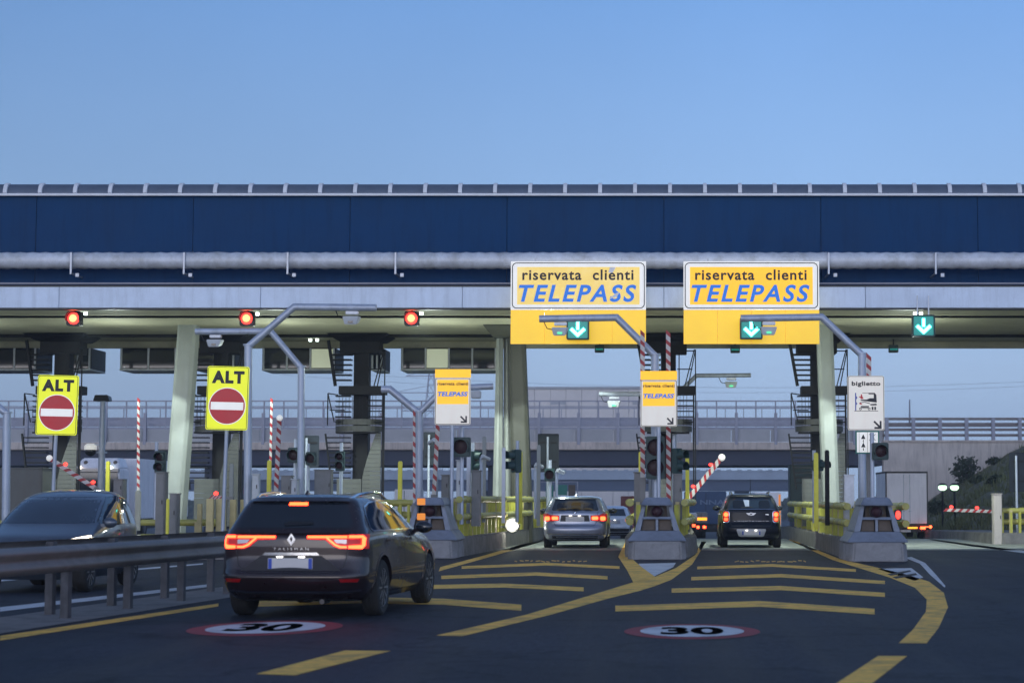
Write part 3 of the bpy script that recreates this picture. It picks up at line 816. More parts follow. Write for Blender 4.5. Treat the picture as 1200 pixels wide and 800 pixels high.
fence('yellow pipe fence beside the moving car, left of the first grey post', [(XU(-60, 55), 55), (XU(18, 55), 55)], ZV(613, 55), ZV(629, 55), inward=.15, slats=False)
fence('short stub of yellow pipe rails between the moving car and the dark car', [(XU(212, 51), 51), (XU(262, 51), 51)], ZV(612, 51), ZV(628, 51), inward=.15, slats=False)
fence('yellow slatted fence left of the island nose with orange markers, by the dark car', [(-6.25, 50.5), (-6.25, 70)], 1.30, .9, inward=.15)
fence('yellow slatted fence across the island just right of the dark car roof', [(XU(432, 53), 53), (XU(486, 53), 53)], ZV(589, 53), ZV(603, 53), inward=.15, slat=.22)
fence('two short pale yellow rails just behind the moving car', [(XU(168, 54), 54), (XU(189, 54), 54)], ZV(612, 54), ZV(629, 54), inward=.15, slats=False)

# cream timber-like posts beside the dark car
for i, (u, w, v0, v1, Y, lab) in enumerate(((246, 9, 584, 630, 49.5, 'cream steel guard post nearest the dark car, third from the grey post'),
                                            (259, 12, 584, 630, 49.8, 'broad cream steel guard post next to the dark car tail lamp'),
                                            (234, 6, 590, 628, 50.4, 'thin cream steel guard post behind the short yellow rails'), (273, 8, 585, 630, 50.2, 'cream steel guard post touching the silhouette of the dark car roof'), (285, 7, 585, 620, 50.6, 'cream steel guard post half hidden behind the dark car rear window'))):
    a, b = P(u - w/2, v1, Y), P(u + w/2, v0, Y)
    o = MB().b2(-(b.x - a.x)/2, -.06, -.5, (b.x - a.x)/2, .06, b.z - a.z).build('guard_post', 'cream_post', bevel=0.012, loc=((a.x+b.x)/2, Y, a.z))
    tag(o, lab, 'post', 'cream guard posts by the dark car')

# ------------------------------------------------------------------ steel crash barrier of the median
def wbeam(a, b, top, side, ext):
    """W profile between a and b (x,y); side = +1 faces right"""
    prof = [(0, 0), (.03, -.015), (.075, -.05), (.08, -.085), (.02, -.135), (.015, -.155), (.02, -.175), (.08, -.225), (.075, -.26), (.03, -.295), (0, -.31)]
    d = (Vector(b) - Vector(a)).normalized(); nn = Vector((d.y, -d.x)) * side
    m = MB(); vs = []
    full = prof + [(x - .006, z) for x, z in prof][::-1]
    n = len(full)
    for p in (a, b):
        for x, z in full: vs.append((p[0] + nn.x * x, p[1] + nn.y * x, top + z))
    m.add(vs, [tuple(range(n))[::-1], tuple(range(n, 2*n))] + [(i, (i+1) % n, n+(i+1) % n, n+i) for i in range(n)])
    return m
gr = T('crash_barrier', 'double steel crash barrier of the median, in front of the moving car', 'guardrail', (-6.9, 22.4, 0))
A_, B_ = Vector((-8.0, 13.0)), Vector((-5.98, 33.4))
O_ = Vector((-6.9, 22.4))
wbeam(A_ - O_, B_ - O_, .86, 1, 0).build('rail', 'barrier_steel', gr, smooth=True, angle=60)
off = Vector((-.62, .06))
wbeam(A_ - O_ + off, B_ - O_ + off, .90, -1, 0).build('rail', 'barrier_steel', gr, smooth=True, angle=60)
dd = (B_ - A_).normalized(); nn_ = Vector((dd.y, -dd.x))
k = .6
while k < (B_ - A_).length:
    for s, zt in ((0.0, .84), (1.0, .88)):
        q = A_ - O_ + dd * (k + s * .7) + off * s - nn_ * (.07 if s == 0 else -.07)
        MB().bar((q.x, q.y, -.05), (q.x, q.y, zt), .15, .09, (1, 0, 0)).bar((q.x - .06, q.y, zt - .16), (q.x + .06, q.y, zt - .16), .14, .18).build('post', 'barrier_post', gr)
    k += 2.0
structure(MB().b2(0, 0, 0, .001, .001, .001) and MB().add([tuple(Vector((p.x, p.y, .006))) for p in (A_ + Vector((.35, 0)), B_ + Vector((.30, 0)), B_ + off + Vector((-.25, 0)), A_ + off + Vector((-.3, 0)))], [(0, 1, 2, 3)]).build('median_strip', 'kerb_concrete', fix=False))

# ================================================================== signs
def rect(w, h, cx=0.0, cz=0.0): return [(cx-w/2, cz-h/2), (cx+w/2, cz-h/2), (cx+w/2, cz+h/2), (cx-w/2, cz+h/2)]
def big_sign(label, u0, u1, faded):
    Y = 56.0
    c = P((u0+u1)/2, 334.5, Y); s = (P(u1, 334.5, Y).x - P(u0, 334.5, Y).x) / (u1 - u0)   # metres per photo pixel
    W = (u1 - u0) * s
    t = T('lane_sign', label, 'sign', (c.x, Y, c.z), group='large yellow lane signs on the canopy edge')
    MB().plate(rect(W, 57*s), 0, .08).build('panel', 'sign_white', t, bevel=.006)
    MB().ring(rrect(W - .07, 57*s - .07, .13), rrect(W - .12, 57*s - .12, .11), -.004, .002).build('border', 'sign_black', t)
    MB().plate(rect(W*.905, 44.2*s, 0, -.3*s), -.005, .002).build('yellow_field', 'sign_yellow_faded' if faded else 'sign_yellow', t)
    lettering('riservata  clienti', 'sign_black', t, (-.5*s, -.010, 12.6*s), W*.822, 12.6*s, bold=.022, spacing=1.12)
    lettering('TELEPASS', 'sign_blue', t, (-1*s, -.010, -9.2*s), W*.87, 20.5*s, shear=.24, bold=.026, spacing=1.22)
    lp = MB()
    for i in range(4): lp.b2(-W/2 + W*i/4 + .003, .02, -68.5*s, -W/2 + W*(i+1)/4 - .003, .07, -28.9*s)
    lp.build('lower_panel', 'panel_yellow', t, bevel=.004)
    hg = MB()
    for x in (-W*.32, W*.32): hg.b2(x - .04, .083, -60*s, x + .04, .16, 26*s); hg.bar((x, .1, 26*s), (x, .1, 32*s), .05, .05)
    hg.build('hanger', 'galv', t)
    if faded:
        MB().plate([(35*s, 15*s), (40*s, 15*s), (44*s, 21.5*s), (37*s, 21.5*s)], -.009, -.0055).plate([(36*s, -16*s), (45*s, -13.5*s), (48*s, -9*s), (50*s, -7.5*s), (45*s, -8.5*s), (41*s, -11.5*s)], -.018, -.0145).plate([(44*s, -10*s), (52*s, -6*s), (46*s, -9*s)], -.022, -.019).build('white_patch', 'patch_white', t)  # white marks laid over the field and the last letters
    return t
big_sign('large yellow lane sign with faded field and a white patch, left of two', 598.5, 757, True)
big_sign('large yellow lane sign with bright orange-yellow field, right of two', 801, 960, False)

def sign_post(t, x, zb, zt, y=.06, r=.045, m='gantry_paint'):
    MB().tube([(x, y + r, zb), (x, y + r, zt)], r, 10).build('post', m, t, smooth=True)
def alt_sign(label, u, v0, v1, w, pu):
    Y = 46.5
    c = P(u, (v0+v1)/2, Y); s = Y / F / math.cos(PITCH) * .997
    W, H = w*s, (v1-v0)*s
    t = T('stop_sign', label, 'sign', (c.x, Y, c.z), group='yellow ALT signs')
    t.rotation_euler = (0, R(1.3), 0)
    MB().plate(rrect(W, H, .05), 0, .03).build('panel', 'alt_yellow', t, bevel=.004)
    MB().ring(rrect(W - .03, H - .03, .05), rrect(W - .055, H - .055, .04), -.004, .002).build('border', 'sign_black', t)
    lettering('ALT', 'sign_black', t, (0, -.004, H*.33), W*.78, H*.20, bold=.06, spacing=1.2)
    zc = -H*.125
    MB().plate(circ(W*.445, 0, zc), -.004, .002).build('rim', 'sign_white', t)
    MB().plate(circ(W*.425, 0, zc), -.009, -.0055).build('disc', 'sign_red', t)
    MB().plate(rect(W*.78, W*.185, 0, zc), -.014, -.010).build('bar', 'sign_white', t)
    sign_post(t, (pu - u)*s, .3 - c.z, H*.3)
    return t
alt_sign('yellow ALT sign with red no-entry disc, leftmost, above the moving car', 67, 439.5, 509.5, 48, 65.5)
alt_sign('yellow ALT sign with red no-entry disc right of the leaning pale pillar', 266.5, 429, 503.5, 49, 266)

def arrow_poly(x, z, s):                         # small arrow pointing down-right, as three bars
    return [ribbon([(x - s, z + s), (x, z)], s*.28), ribbon([(x - s*.95, z), (x + s*.14, z)], s*.28), ribbon([(x, z), (x, z + s*1.05)], s*.28)]
def small_sign(label, u0, u1, v0, v1, vt):
    Y = 48.4
    c = P((u0+u1)/2, (v0+v1)/2, Y); s = Y / F
    W, H = (u1-u0)*s, (v1-v0)*s
    t = T('lane_notice', label, 'sign', (c.x, Y, c.z), group='small yellow and white lane notices')
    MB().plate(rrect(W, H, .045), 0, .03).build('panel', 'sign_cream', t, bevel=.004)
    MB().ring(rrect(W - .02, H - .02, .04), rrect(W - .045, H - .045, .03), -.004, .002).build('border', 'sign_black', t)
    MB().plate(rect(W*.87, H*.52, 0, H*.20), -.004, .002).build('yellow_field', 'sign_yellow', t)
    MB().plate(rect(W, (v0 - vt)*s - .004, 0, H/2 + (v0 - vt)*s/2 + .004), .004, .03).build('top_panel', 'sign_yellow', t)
    lettering('riservata clienti', 'sign_black', t, (0, -.0075, H*.375), W*.86, H*.070, bold=.03, spacing=1.1)
    lettering('TELEPASS', 'sign_blue', t, (0, -.0075, H*.155), W*.84, H*.10, shear=.22, bold=.05, spacing=1.1)
    ar = MB()
    for i, pl in enumerate(arrow_poly(W*.38, -H*.44, H*.12)): ar.plate(pl, -.0045 - i*.001, .001)
    ar.build('arrow', 'sign_black', t)
    sign_post(t, 0 if u0 > 700 else -W*.02, .4 - c.z, H*.3)
    return t
small_sign('small yellow and white lane notice left of the forked pillar', 509.5, 551.5, 442.5, 497.5, 432.5)
small_sign('small yellow and white lane notice in the middle, over the central island', 750.5, 793.5, 445, 499.5, 434.5)

def ticket_sign():
    Y = 48.2
    c = P(1015, 472, Y); s = Y / F
    W, H = 43*s, 64*s
    t = T('ticket_sign', 'white sign reading biglietto with a truck and car pictogram on the right island', 'sign', (c.x, Y, c.z))
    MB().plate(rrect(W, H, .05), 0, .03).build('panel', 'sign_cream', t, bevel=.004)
    MB().ring(rrect(W - .02, H - .02, .045), rrect(W - .045, H - .045, .035), -.004, .002).build('border', 'sign_black', t)
    lettering('biglietto', 'sign_black', t, (0, -.004, H*.345), W*.78, H*.105, bold=.035, spacing=1.1)
    k = W / 43
    def q(x, y): return ((x - 200) / 8 * k, (290 - y) / 8 * k)   # from the enlarged photograph
    def pl(mb, pts, y0=-.004, y1=.002): mb.plate([q(*p) for p in pts][::-1], y0, y1)
    b = MB()
    pl(b, [(220, 195), (280, 195), (296, 215), (300, 285), (150, 268), (150, 258), (205, 258), (235, 245), (272, 245), (272, 208), (225, 208)])
    pl(b, [(240, 300), (298, 296), (298, 312), (240, 312)]); pl(b, [(88, 362), (312, 362), (312, 367), (88, 367)])
    pl(b, [(150, 318), (225, 318), (225, 332), (150, 332)])
    for x in (260, 284):
        pl(b, [(x - 8, 325), (x + 8, 325), (x + 8, 355), (x - 8, 355)])
    pl(b, [(165, 195), (222, 195), (222, 199), (165, 199)], -.0045)
    pl(b, [(140, 285), (185, 278), (235, 292), (238, 300), (185, 284), (142, 291)], -.005)
    pl(b, [(134, 336), (240, 336), (240, 341), (134, 341)], -.0055)
    for x in (146, 228): b.ring([(p[0] + q(x, 346)[0], p[1] + q(x, 346)[1]) for p in circ(.030, n=16)], [(p[0] + q(x, 346)[0], p[1] + q(x, 346)[1]) for p in circ(.016, n=16)], -.006, .001)
    b.build('vehicle_pictogram', 'sign_black', t)
    g = MB(); pl(g, [(97, 195), (107, 195), (107, 360), (97, 360)]); pl(g, [(108, 225), (116, 232), (116, 248), (108, 255)]); pl(g, [(108, 282), (116, 288), (116, 302), (108, 308)])
    g.build('ticket_machine_pictogram', 'plate_blue', t)
    r_ = MB(); pl(r_, [(152, 208), (160, 208), (166, 230), (176, 250), (150, 252), (146, 238), (132, 236), (132, 230), (150, 228)]); pl(r_, [(134, 290), (150, 290), (165, 302), (150, 304), (136, 298)])
    r_.build('driver_pictogram', 'sign_red', t)
    ar = MB()
    for i, p_ in enumerate(arrow_poly(W*.39, -H*.455, H*.12)): ar.plate(p_, -.0045 - i*.001, .001)
    ar.build('arrow', 'sign_black', t)
    # green bordered plate below
    c2 = P(1016.5, 518, Y)
    w2, h2 = 28*s, 27*s
    n = T('lane_plate', 'small green bordered plate with black arrows under the ticket sign', 'sign', (c2.x, Y, c2.z))
    MB().plate(rect(w2, h2), 0, .02).build('panel', 'sign_teal', n, bevel=.003)
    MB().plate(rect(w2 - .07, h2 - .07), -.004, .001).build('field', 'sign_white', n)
    a = MB()
    for x, z in ((-.10, .08), (-.10, -.12)):
        a.plate([(x - .055, z), (x + .055, z), (x, z + .12)], -.008, -.0045); a.plate(rect(.022, .06, x, z - .05), -.008, -.0045)
    a.plate([(.07, .09), (.17, .09), (.12, .20)], -.008, -.0045)
    a.plate(ribbon([(.04, .20), (.20, .04)], .012), -.0095, -.008); a.plate(ribbon([(.04, .04), (.20, .20)], .012), -.0105, -.0095)
    a.plate(ribbon([(-.20, -.24), (-.20, .24)], .008), -.008, -.0045); a.plate(ribbon([(0.0, -.24), (0.0, .24)], .008), -.008, -.0045)
    a.build('arrows', 'sign_black', n)
    lettering('N', 'sign_black', n, (.10, -.0045, -.08), .07, .10, bold=.02)
ticket_sign()

def back_board(label, u0, u1, v0, v1, Y, pu, vb=600, m='board_back'):
    a, b = P(u0, v1, Y), P(u1, v0, Y)
    cx = (a.x + b.x)/2
    t = T('sign_back', label, 'sign', (cx, Y, a.z), group='sign boards seen from behind')
    w, h = b.x - a.x, b.z - a.z
    MB().plate(rrect(w, h, .04, 0, h/2), 0, .03).build('board', m, t, bevel=.004)
    px = XU(pu, Y) - cx
    MB().tube([(px, -.05, P(pu, vb, Y).z - a.z - .3), (px, -.05, h*.92)], .04, 10).build('post', 'gantry_paint', t, smooth=True)
    for k in (.25, .75): MB().b2(-w*.4, -.02, h*k, w*.4, -.002, h*k + .05).build('rib', 'dark_steel', t)
    return t
back_board('dark back of a sign board on a post, left of the silver estate', 630, 655, 508, 553, 66, 642)
back_board('dark back of a sign board seen above the roof of the dark car', 351, 374, 510, 548, 62, 360, 580)
back_board('large dark sign board back cut by the right edge, before the grassy bank', 1183, 1216, 530, 576, 63, 1190, 620)
back_board('narrow dark sign board back behind the Y-shaped gantry pole', 496, 513, 506, 545, 64, 503, 585)
gs = T('direction_board', 'small green and brown direction boards in a grey frame far behind the silver estate', 'sign', P(654, 590, 108))
sg = 108 / F
MB().ring(rect(46*sg, 26*sg, 0, 13*sg), rect(44*sg, 24*sg, 0, 13*sg), 0, .1).bar((-22*sg, .05, 0), (-22*sg, .05, -2), .1, .1).bar((22*sg, .05, 0), (22*sg, .05, -2), .1, .1).build('frame', 'rail_steel', gs)
MB().plate(rect(9*sg, 15*sg, -10*sg, 14*sg), .02, .06).plate(rect(11*sg, 12*sg, 5*sg, 16*sg), .02, .06).build('green_board', 'sign_teal', gs)
MB().plate(rect(8*sg, 16*sg, 16*sg, 14*sg), .02, .06).build('brown_board', 'nose_brown', gs)

# ================================================================== lane signals, floodlights, hanging lamps
def green_signal(label, u, v, Y, hang=False):
    c = P(u, v, Y); s = Y / F; h = 13.3*s
    t = T('lane_signal', label, 'signal', (c.x, Y, c.z), group='green arrow lane signals')
    MB().plate(rrect(2*h, 2*h*.96, .04), .03, .22).ring(rrect(2*h, 2*h*.96, .04), rrect(2*h - .06, 2*h*.96 - .06, .03), -.03, .03).build('housing', 'sign_green_dark', t, bevel=.004)
    MB().plate(rrect(2*h - .08, 2*h*.96 - .08, .03), .020, .029).build('face', 'green_face', t)
    a = MB()
    a.plate(ribbon([(0, h*.66), (0, -h*.10)], h*.26), .010, .018)
    a.plate(ribbon([(-h*.60, .0), (0, -h*.56), (h*.60, .0)], h*.29), .004, .0095)
    a.build('arrow', 'green_arrow', t)
    if hang: MB().bar((-.16, .14, h*.9), (-.16, .14, h + .55), .035, .035).bar((.16, .14, h*.9), (.16, .14, h + .55), .035, .035).build('hanger', 'galv', t)
    return t
green_signal('green down-arrow lane signal on the left large yellow sign', 677, 385, 55.6)
green_signal('green down-arrow lane signal on the right large yellow sign', 880.5, 384.5, 55.6)
green_signal('green down-arrow lane signal hung alone under the canopy at right', 1082.5, 381.5, 56.2, True)

def red_signal(label, u, v):
    Y = 57.2; c = P(u, v, Y)
    t = T('lane_signal', label, 'signal', (c.x, Y, c.z), group='round red lane signals under the canopy edge')
    MB().plate(rrect(.42, .42, .06), .02, .26).build('housing', 'black', t, bevel=.01)
    MB().lathe([(.0, -.05), (.10, -.045), (.155, -.02), (.17, .015)], (0, 0, 0), 24, 'y').build('lens', 'red_small', t, smooth=True)
    MB().lathe([(.0, -.062), (.06, -.060), (.105, -.047)], (0, 0, 0), 24, 'y').build('lamp_core', 'red_signal', t, smooth=True)
    hd = MB(); n = 14
    for i in range(n):
        a0, a1 = R(-20 + 220*i/n), R(-20 + 220*(i+1)/n)
        hd.hexa([(.19*math.cos(a0), -.14, .19*math.sin(a0)), (.19*math.cos(a1), -.14, .19*math.sin(a1)), (.19*math.cos(a1), .017, .19*math.sin(a1)), (.19*math.cos(a0), .017, .19*math.sin(a0))],
                [(.203*math.cos(a0), -.14, .203*math.sin(a0)), (.203*math.cos(a1), -.14, .203*math.sin(a1)), (.203*math.cos(a1), .017, .203*math.sin(a1)), (.203*math.cos(a0), .017, .203*math.sin(a0))])
    hd.build('hood', 'black', t)
    MB().bar((0, .16, .2), (0, .16, z_fb - c.z + .1), .05, .05).build('hanger', 'dark_steel', t)
    return t
for u, v, lab in ((86, 373, 'round red lane signal at the left, over the leftmost ALT sign'), (289, 373, 'round red lane signal over the second ALT sign'), (482, 373, 'round red lane signal nearest the left large yellow sign')):
    red_signal(lab, u, v)

FLOOD_W = 1500.0
def floodlight(label, u, v, Y=58.0, power=FLOOD_W, du=6.0, color=(0.86, 1.0, 0.90)):
    c = P(u, v, Y)
    t = T('floodlight', label, 'floodlight', (c.x, Y, c.z), group='small floodlights under the canopy')
    for s in (-1, 1):
        x = s * du/2 * Y / F
        MB().hexa([(x-.055, -.05, -.05), (x+.055, -.05, -.05), (x+.055, .06, -.03), (x-.055, .06, -.03)], [(x-.055, -.03, .05), (x+.055, -.03, .05), (x+.055, .06, .05), (x-.055, .06, .05)]).build('lamp_housing', 'galv', t, bevel=.006)
        MB().b2(x-.047, -.062, -.042, x+.047, -.053, .038).build('lamp_face', 'flood_face', t)
    MB().bar((0, .05, .04), (0, .05, z_fb - c.z + .06), .03, .03).bar((-du/2*Y/F, .03, .058), (du/2*Y/F, .03, .058), .03, .015).build('bracket', 'dark_steel', t)
    if power:
        l = bpy.data.lights.new('floodlight_beam', 'SPOT')
        l.energy, l.color, l.spot_size, l.spot_blend, l.shadow_soft_size = power, color, R(84), 0.12, .05
        lo = bpy.data.objects.new('floodlight_beam', l); COL.objects.link(lo)
        lo.parent = t; lo.location = (0, .12, -.10)
        lo.rotation_euler = (R(27), 0, 0)
        l2 = bpy.data.lights.new('soffit_fill', 'POINT')  # added fill lamp without a fixture, brightens the soffit evenly
        l2.energy, l2.color, l2.shadow_soft_size = power * .07, color, .15
        lo2 = bpy.data.objects.new('soffit_fill', l2); COL.objects.link(lo2)
        lo2.parent = t; lo2.location = (0, 3.2, -1.3)
    return t
floodlight('pair of small white floodlights beside the leftmost red lane signal', 98, 367.5)
floodlight('small white floodlights beside the red lane signal over the second ALT sign', 299, 368)
floodlight('small white floodlights beside the red lane signal nearest the yellow signs', 491, 367.5)
floodlight('pair of white floodlights above the lone green arrow signal', 1075.5, 367.5, 57.3, du=7)
floodlight('pair of white floodlights at the rear of the canopy above the lit cabin window', 368, 398.5, 67.8, power=0, du=8)
floodlight('added unseen floodlights behind the left large yellow sign', 640, 368)  # this pair and the next are unseen, added to light the ground
floodlight('added unseen floodlights behind the right large yellow sign', 905, 368)
floodlight('floodlights under the canopy beyond the left edge', -105, 368)

for u, v, lab in ((702.5, 408.5, 'small hanging lamp under the canopy below the left large yellow sign'), (861.5, 409, 'small hanging lamp below the right large yellow sign'), (1047, 408.5, 'small hanging lamp left of the lone green arrow signal')):
    Y = 68.0; c = P(u, v, Y)
    t = T('hanging_lamp', lab, 'lamp', (c.x, Y, c.z), group='small hanging lamps under the canopy')
    MB().b2(-.16, -.10, -.13, .16, .14, .13).build('housing', 'sign_green_dark', t, bevel=.015)
    MB().b2(-.13, -.107, -.05, .13, -.102, .0).build('lamp_face', 'green_face', t)
    MB().bar((0, .02, .12), (0, .02, z_fb - c.z + .05), .04, .04).build('hanger', 'dark_steel', t)

# ================================================================== camera gantries
GAN = 'grey pole gantries with lane cameras'
def gantry(label, u, Y, vb, ve, elbow, end, camu=None, r=.09, led=False, pole=True, vcut=None, stripes=False, camv=8):
    o = P(u, vb, Y)
    t = T('camera_gantry', label, 'gantry', o, group=GAN)
    def q(uu, vv): return P(uu, vv, Y) - o
    if pole:
        MB().tube([(0, 0, -1.4), q(u, ve)], r * 1.12, 14).lathe([(r*1.5, 0), (r*1.5, .04)], q(u, ve), 14).build('pole', 'gantry_paint', t, smooth=True)
    pts = [q(u, ve + 1), q(*elbow), q(*end)] if elbow else [q(u, ve), q(*end)]
    MB().tube(pts, r, 12).build('arm', 'gantry_paint', t, smooth=True)
    if camu:
        vv = end[1] + (elbow[1] - end[1]) * (camu - end[0]) / (elbow[0] - end[0])
        c = q(camu, vv)
        b = MB().b2(c.x - .16, -.09, c.z - r - .09, c.x + .16, .09, c.z - r - .01)
        b.build('camera_mount', 'galv', t, bevel=.01)
        MB().hexa([(c.x-.17, -.20, c.z-r-.36), (c.x+.13, -.20, c.z-r-.36), (c.x+.13, .2, c.z-r-.30), (c.x-.17, .2, c.z-r-.30)],
                  [(c.x-.22, -.24, c.z-r-.15), (c.x+.20, -.24, c.z-r-.15), (c.x+.20, .22, c.z-r-.13), (c.x-.22, .22, c.z-r-.13)]).build('lane_camera', 'pale_box', t, bevel=.02)
        MB().b2(c.x - .07, -.240, c.z-r-.32, c.x + .05, -.205, c.z-r-.27).build('camera_window', 'green_led' if led else 'black_gloss', t)
        MB().tube([(c.x-.18, 0, c.z-r-.2), (c.x-.34, 0, c.z-r-.16), (c.x-.40, 0, c.z-r-.04), (c.x-.42, 0, c.z-r+.03)], .012, 6).build('cable', 'black', t, smooth=True)
    return t
gantry('grey gantry pole left of the dark car, arm rising right to the canopy', 291, 50, 590, 405, (345, 359.5), (441, 360.5), 413)
gantry('grey gantry pole above the dark car, arm reaching left across the other pole', 353, 56, 585, 430, (317, 388), (229, 388.5), 253)
g_ = gantry('Y-shaped grey gantry pole with two arms, left of the forked pillar', 491, 50, 600, 483, (457, 456), (447, 456), None)
o_ = P(491, 600, 50)
MB().tube([P(491, 484, 50) - o_, P(520, 455, 50) - o_, P(578, 452.5, 50) - o_], .08, 12).build('arm', 'gantry_paint', g_, smooth=True)
c_ = P(558, 455, 50) - o_
MB().b2(c_.x - .12, -.15, c_.z - .25, c_.x + .12, .15, c_.z - .06).build('lane_camera', 'pale_box', g_, bevel=.02)
gantry('grey gantry pole on the central island with arm over the left large yellow sign', 767.5, 49.8, 600, 416, (722.5, 372), (632, 373.5), 657, led=True)
gantry('grey gantry pole above the ticket sign with arm over the right large yellow sign', 1010, 49.8, 600, 415, (963, 371.5), (868, 373), 901, led=True)
gantry('rear grey gantry with reddish lit arm right of the central small notice', 790, 66, 600, 464, (816, 440), (880, 439.5), 857, r=.07, led=True)
gantry('rear grey gantry arm with green lit camera left of the central small notice', 768, 62, 600, 480, (753, 461.5), (702, 461.5), 720, r=.07, led=True)
gantry('grey gantry pole cut by the left edge', 8, 50, 600, 484, (-12, 468), (-90, 468), None, r=.09)

# ================================================================== striped barrier arms
BAR = 'red and white striped barrier arms'
def barrier(label, p0, p1, Y, r=.045, ball=False, lamps=(), n=9, cab=False, flat_=False):
    a, b = P(*p0, Y), P(*p1, Y)
    t = T('barrier_arm', label, 'barrier arm', a, group=BAR)
    d = b - a; L = d.length; dn = d.normalized()
    n = max(4, int(L / .23))
    w, rd = MB(), MB()
    sd = dn.cross(Vector((0, 1, 0))).normalized() * r
    for i in range(n):
        for f0, f1, j, mb in ((0, .56, 0, w), (.56, 1, 1, rd)):
            q0 = dn * (L * (i + f0) / n); q1 = dn * (L * (i + f1) / n)
            sk = dn * r * .9                       # slanted stripes
            mb.hexa([q0 - sd - sk*(i+j > 0) + Vector((0, -.03, 0)), q0 + sd + sk*(i+j > 0) + Vector((0, -.03, 0)), q0 + sd + sk*(i+j > 0) + Vector((0, .03, 0)), q0 - sd - sk*(i+j > 0) + Vector((0, .03, 0))],
                    [q1 - sd - sk + Vector((0, -.03, 0)), q1 + sd + sk + Vector((0, -.03, 0)), q1 + sd + sk + Vector((0, .03, 0)), q1 - sd - sk + Vector((0, .03, 0))])
    w.build('white_stripes', 'stripe_white', t); rd.build('red_stripes', 'stripe_red', t)
    if ball: MB().ball(d + dn * r, r * 1.5, 16).build('tip', 'sign_white', t, smooth=True)
    for k in lamps:
        q = d * k + dn.cross(Vector((0, -1, 0))).normalized() * (r + .05) * (1 if dn.cross(Vector((0, -1, 0))).z >= 0 else -1)
        MB().ball((q.x, -.02, q.z), .062, 14, (1, 1, .8)).build('warning_lamp', 'red_small', t, smooth=True)
    MB().bar(-dn * .25, dn * .02, r*3, .09).bar(-dn*.02, Vector((0, 0, min(-.6, .45 - a.z))), .14, .14).build('pivot_post', 'grey_box', t)
    return t
barrier('raised thin striped barrier arm left of the leaning pale pillar', (162, 575), (162.5, 467), 60, r=.036)
barrier('raised thin striped barrier arm behind the ball tipped one', (316.5, 573), (318.5, 467), 60, r=.034)
barrier('raised thick striped barrier arm with a white ball tip, over the dark car', (323.5, 576), (327.5, 492), 52, r=.055, ball=True)
barrier('striped barrier arm standing along the Y-shaped gantry pole', (485.5, 590), (485.5, 482), 49.7, r=.03)
barrier('slightly leaning striped barrier arm below the left small notice', (508.5, 580), (513, 498), 50.5, r=.05)
barrier('tall upright striped barrier arm at the left side of the central small notice', (753, 560), (753, 388.5), 49.2, r=.055)
barrier('tall upright striped barrier arm at the right side of the central small notice', (783.5, 590), (783, 388.5), 49.2, r=.055)
barrier('striped barrier arm whose top shows above the ticket sign', (1018.5, 520), (1018, 416), 49, r=.06)
barrier('half raised striped barrier arm with two red lamps left of the black car', (800, 592), (844, 538), 62, r=.075, ball=True, lamps=(.36, .83))
barrier('half raised striped barrier arm with two red lamps behind the leftmost ALT sign', (112, 572), (60, 538), 56, r=.06, ball=True, lamps=(.10, .72))
barrier('lowered horizontal striped barrier arm with two red lamps before the grassy bank', (1166, 599), (1107, 597), 64, r=.05, lamps=(.36, .87))
barrier('lowered pale barrier arm with a red lamp beside the dark car tail lamp', (262, 583), (247, 582), 51, r=.05, lamps=(.6,))

# ================================================================== traffic lights
def traffic_light(label, u, v, Y, n=1, hw=12, r=.17, post_u=None, vb=590, lit=False, rz=0.0, m='sign_green_dark'):
    c = P(u, v, Y); s = Y / F
    t = T('traffic_light', label, 'traffic light', c, rz, group='traffic lights on the islands')
    H = r*2.35*n
    MB().b2(-hw*s, 0, -H/2 - .03, hw*s, .22, H/2 + .03).build('housing', m, t, bevel=.02)
    for i in range(n):
        zc = H/2 - r*1.17 - i*r*2.35
        MB().lathe([(.0, -.03), (r*.6, -.025), (r*.95, -.003)], (0, 0, zc), 22, 'y').build('lens', 'red_tail_soft' if lit and i == 0 else 'lens_dark', t, smooth=True)
        hd = MB(); k = 14
        for j in range(k):
            a0, a1 = R(-35 + 250*j/k), R(-35 + 250*(j+1)/k)
            f = lambda a, rr, y: (rr*math.cos(a), y, zc + rr*math.sin(a))
            hd.hexa([f(a0, r*1.0, -.22), f(a1, r*1.0, -.22), f(a1, r*1.0, -.004), f(a0, r*1.0, -.004)], [f(a0, r*1.08, -.22), f(a1, r*1.08, -.22), f(a1, r*1.08, -.004), f(a0, r*1.08, -.004)])
        hd.build('visor', m, t)
    pu = u if post_u is None else post_u
    x = (pu - u) * s
    MB().tube([(x, .3, P(u, vb, Y).z - c.z - .5), (x, .3, H/2 + .28)], .05, 10).bar((x, .28, .05), (0, .15, .05), .05, .05).build('post', 'gantry_paint', t, smooth=True)
    return t
traffic_light('single large unlit traffic light under the left small notice', 540, 523.5, 48.8, 1, 11, .18)
traffic_light('two-lens unlit traffic light under the central small notice', 768, 536, 48.8, 2, 11, .21)
traffic_light('square dark red traffic light right of the ticket sign post', 1032, 528.5, 47.6, 1, 9.5, .15, post_u=1023.5)
traffic_light('small dark traffic light beside the leaning pale pillar, edge on', 187, 541, 56, 2, 6, .12, post_u=180)
traffic_light('small rear facing traffic light left of the forked pillar, nearer the cabinet', 558, 541, 58, 2, 6, .12, post_u=566, rz=R(55))
traffic_light('small rear facing traffic light against the forked pillar', 601, 540, 54, 2, 5, .12, post_u=592, rz=R(-50))
traffic_light('round dark traffic light below the sign back left of the silver estate', 644, 556, 60, 1, 6, .14)
traffic_light('round dark traffic light above the left of the dark car roof', 344, 533, 58, 1, 7, .16, vb=585)
traffic_light('round greenish traffic light right of the gantry pole above the dark car', 364, 537, 58, 1, 6, .14, vb=585, post_u=359)
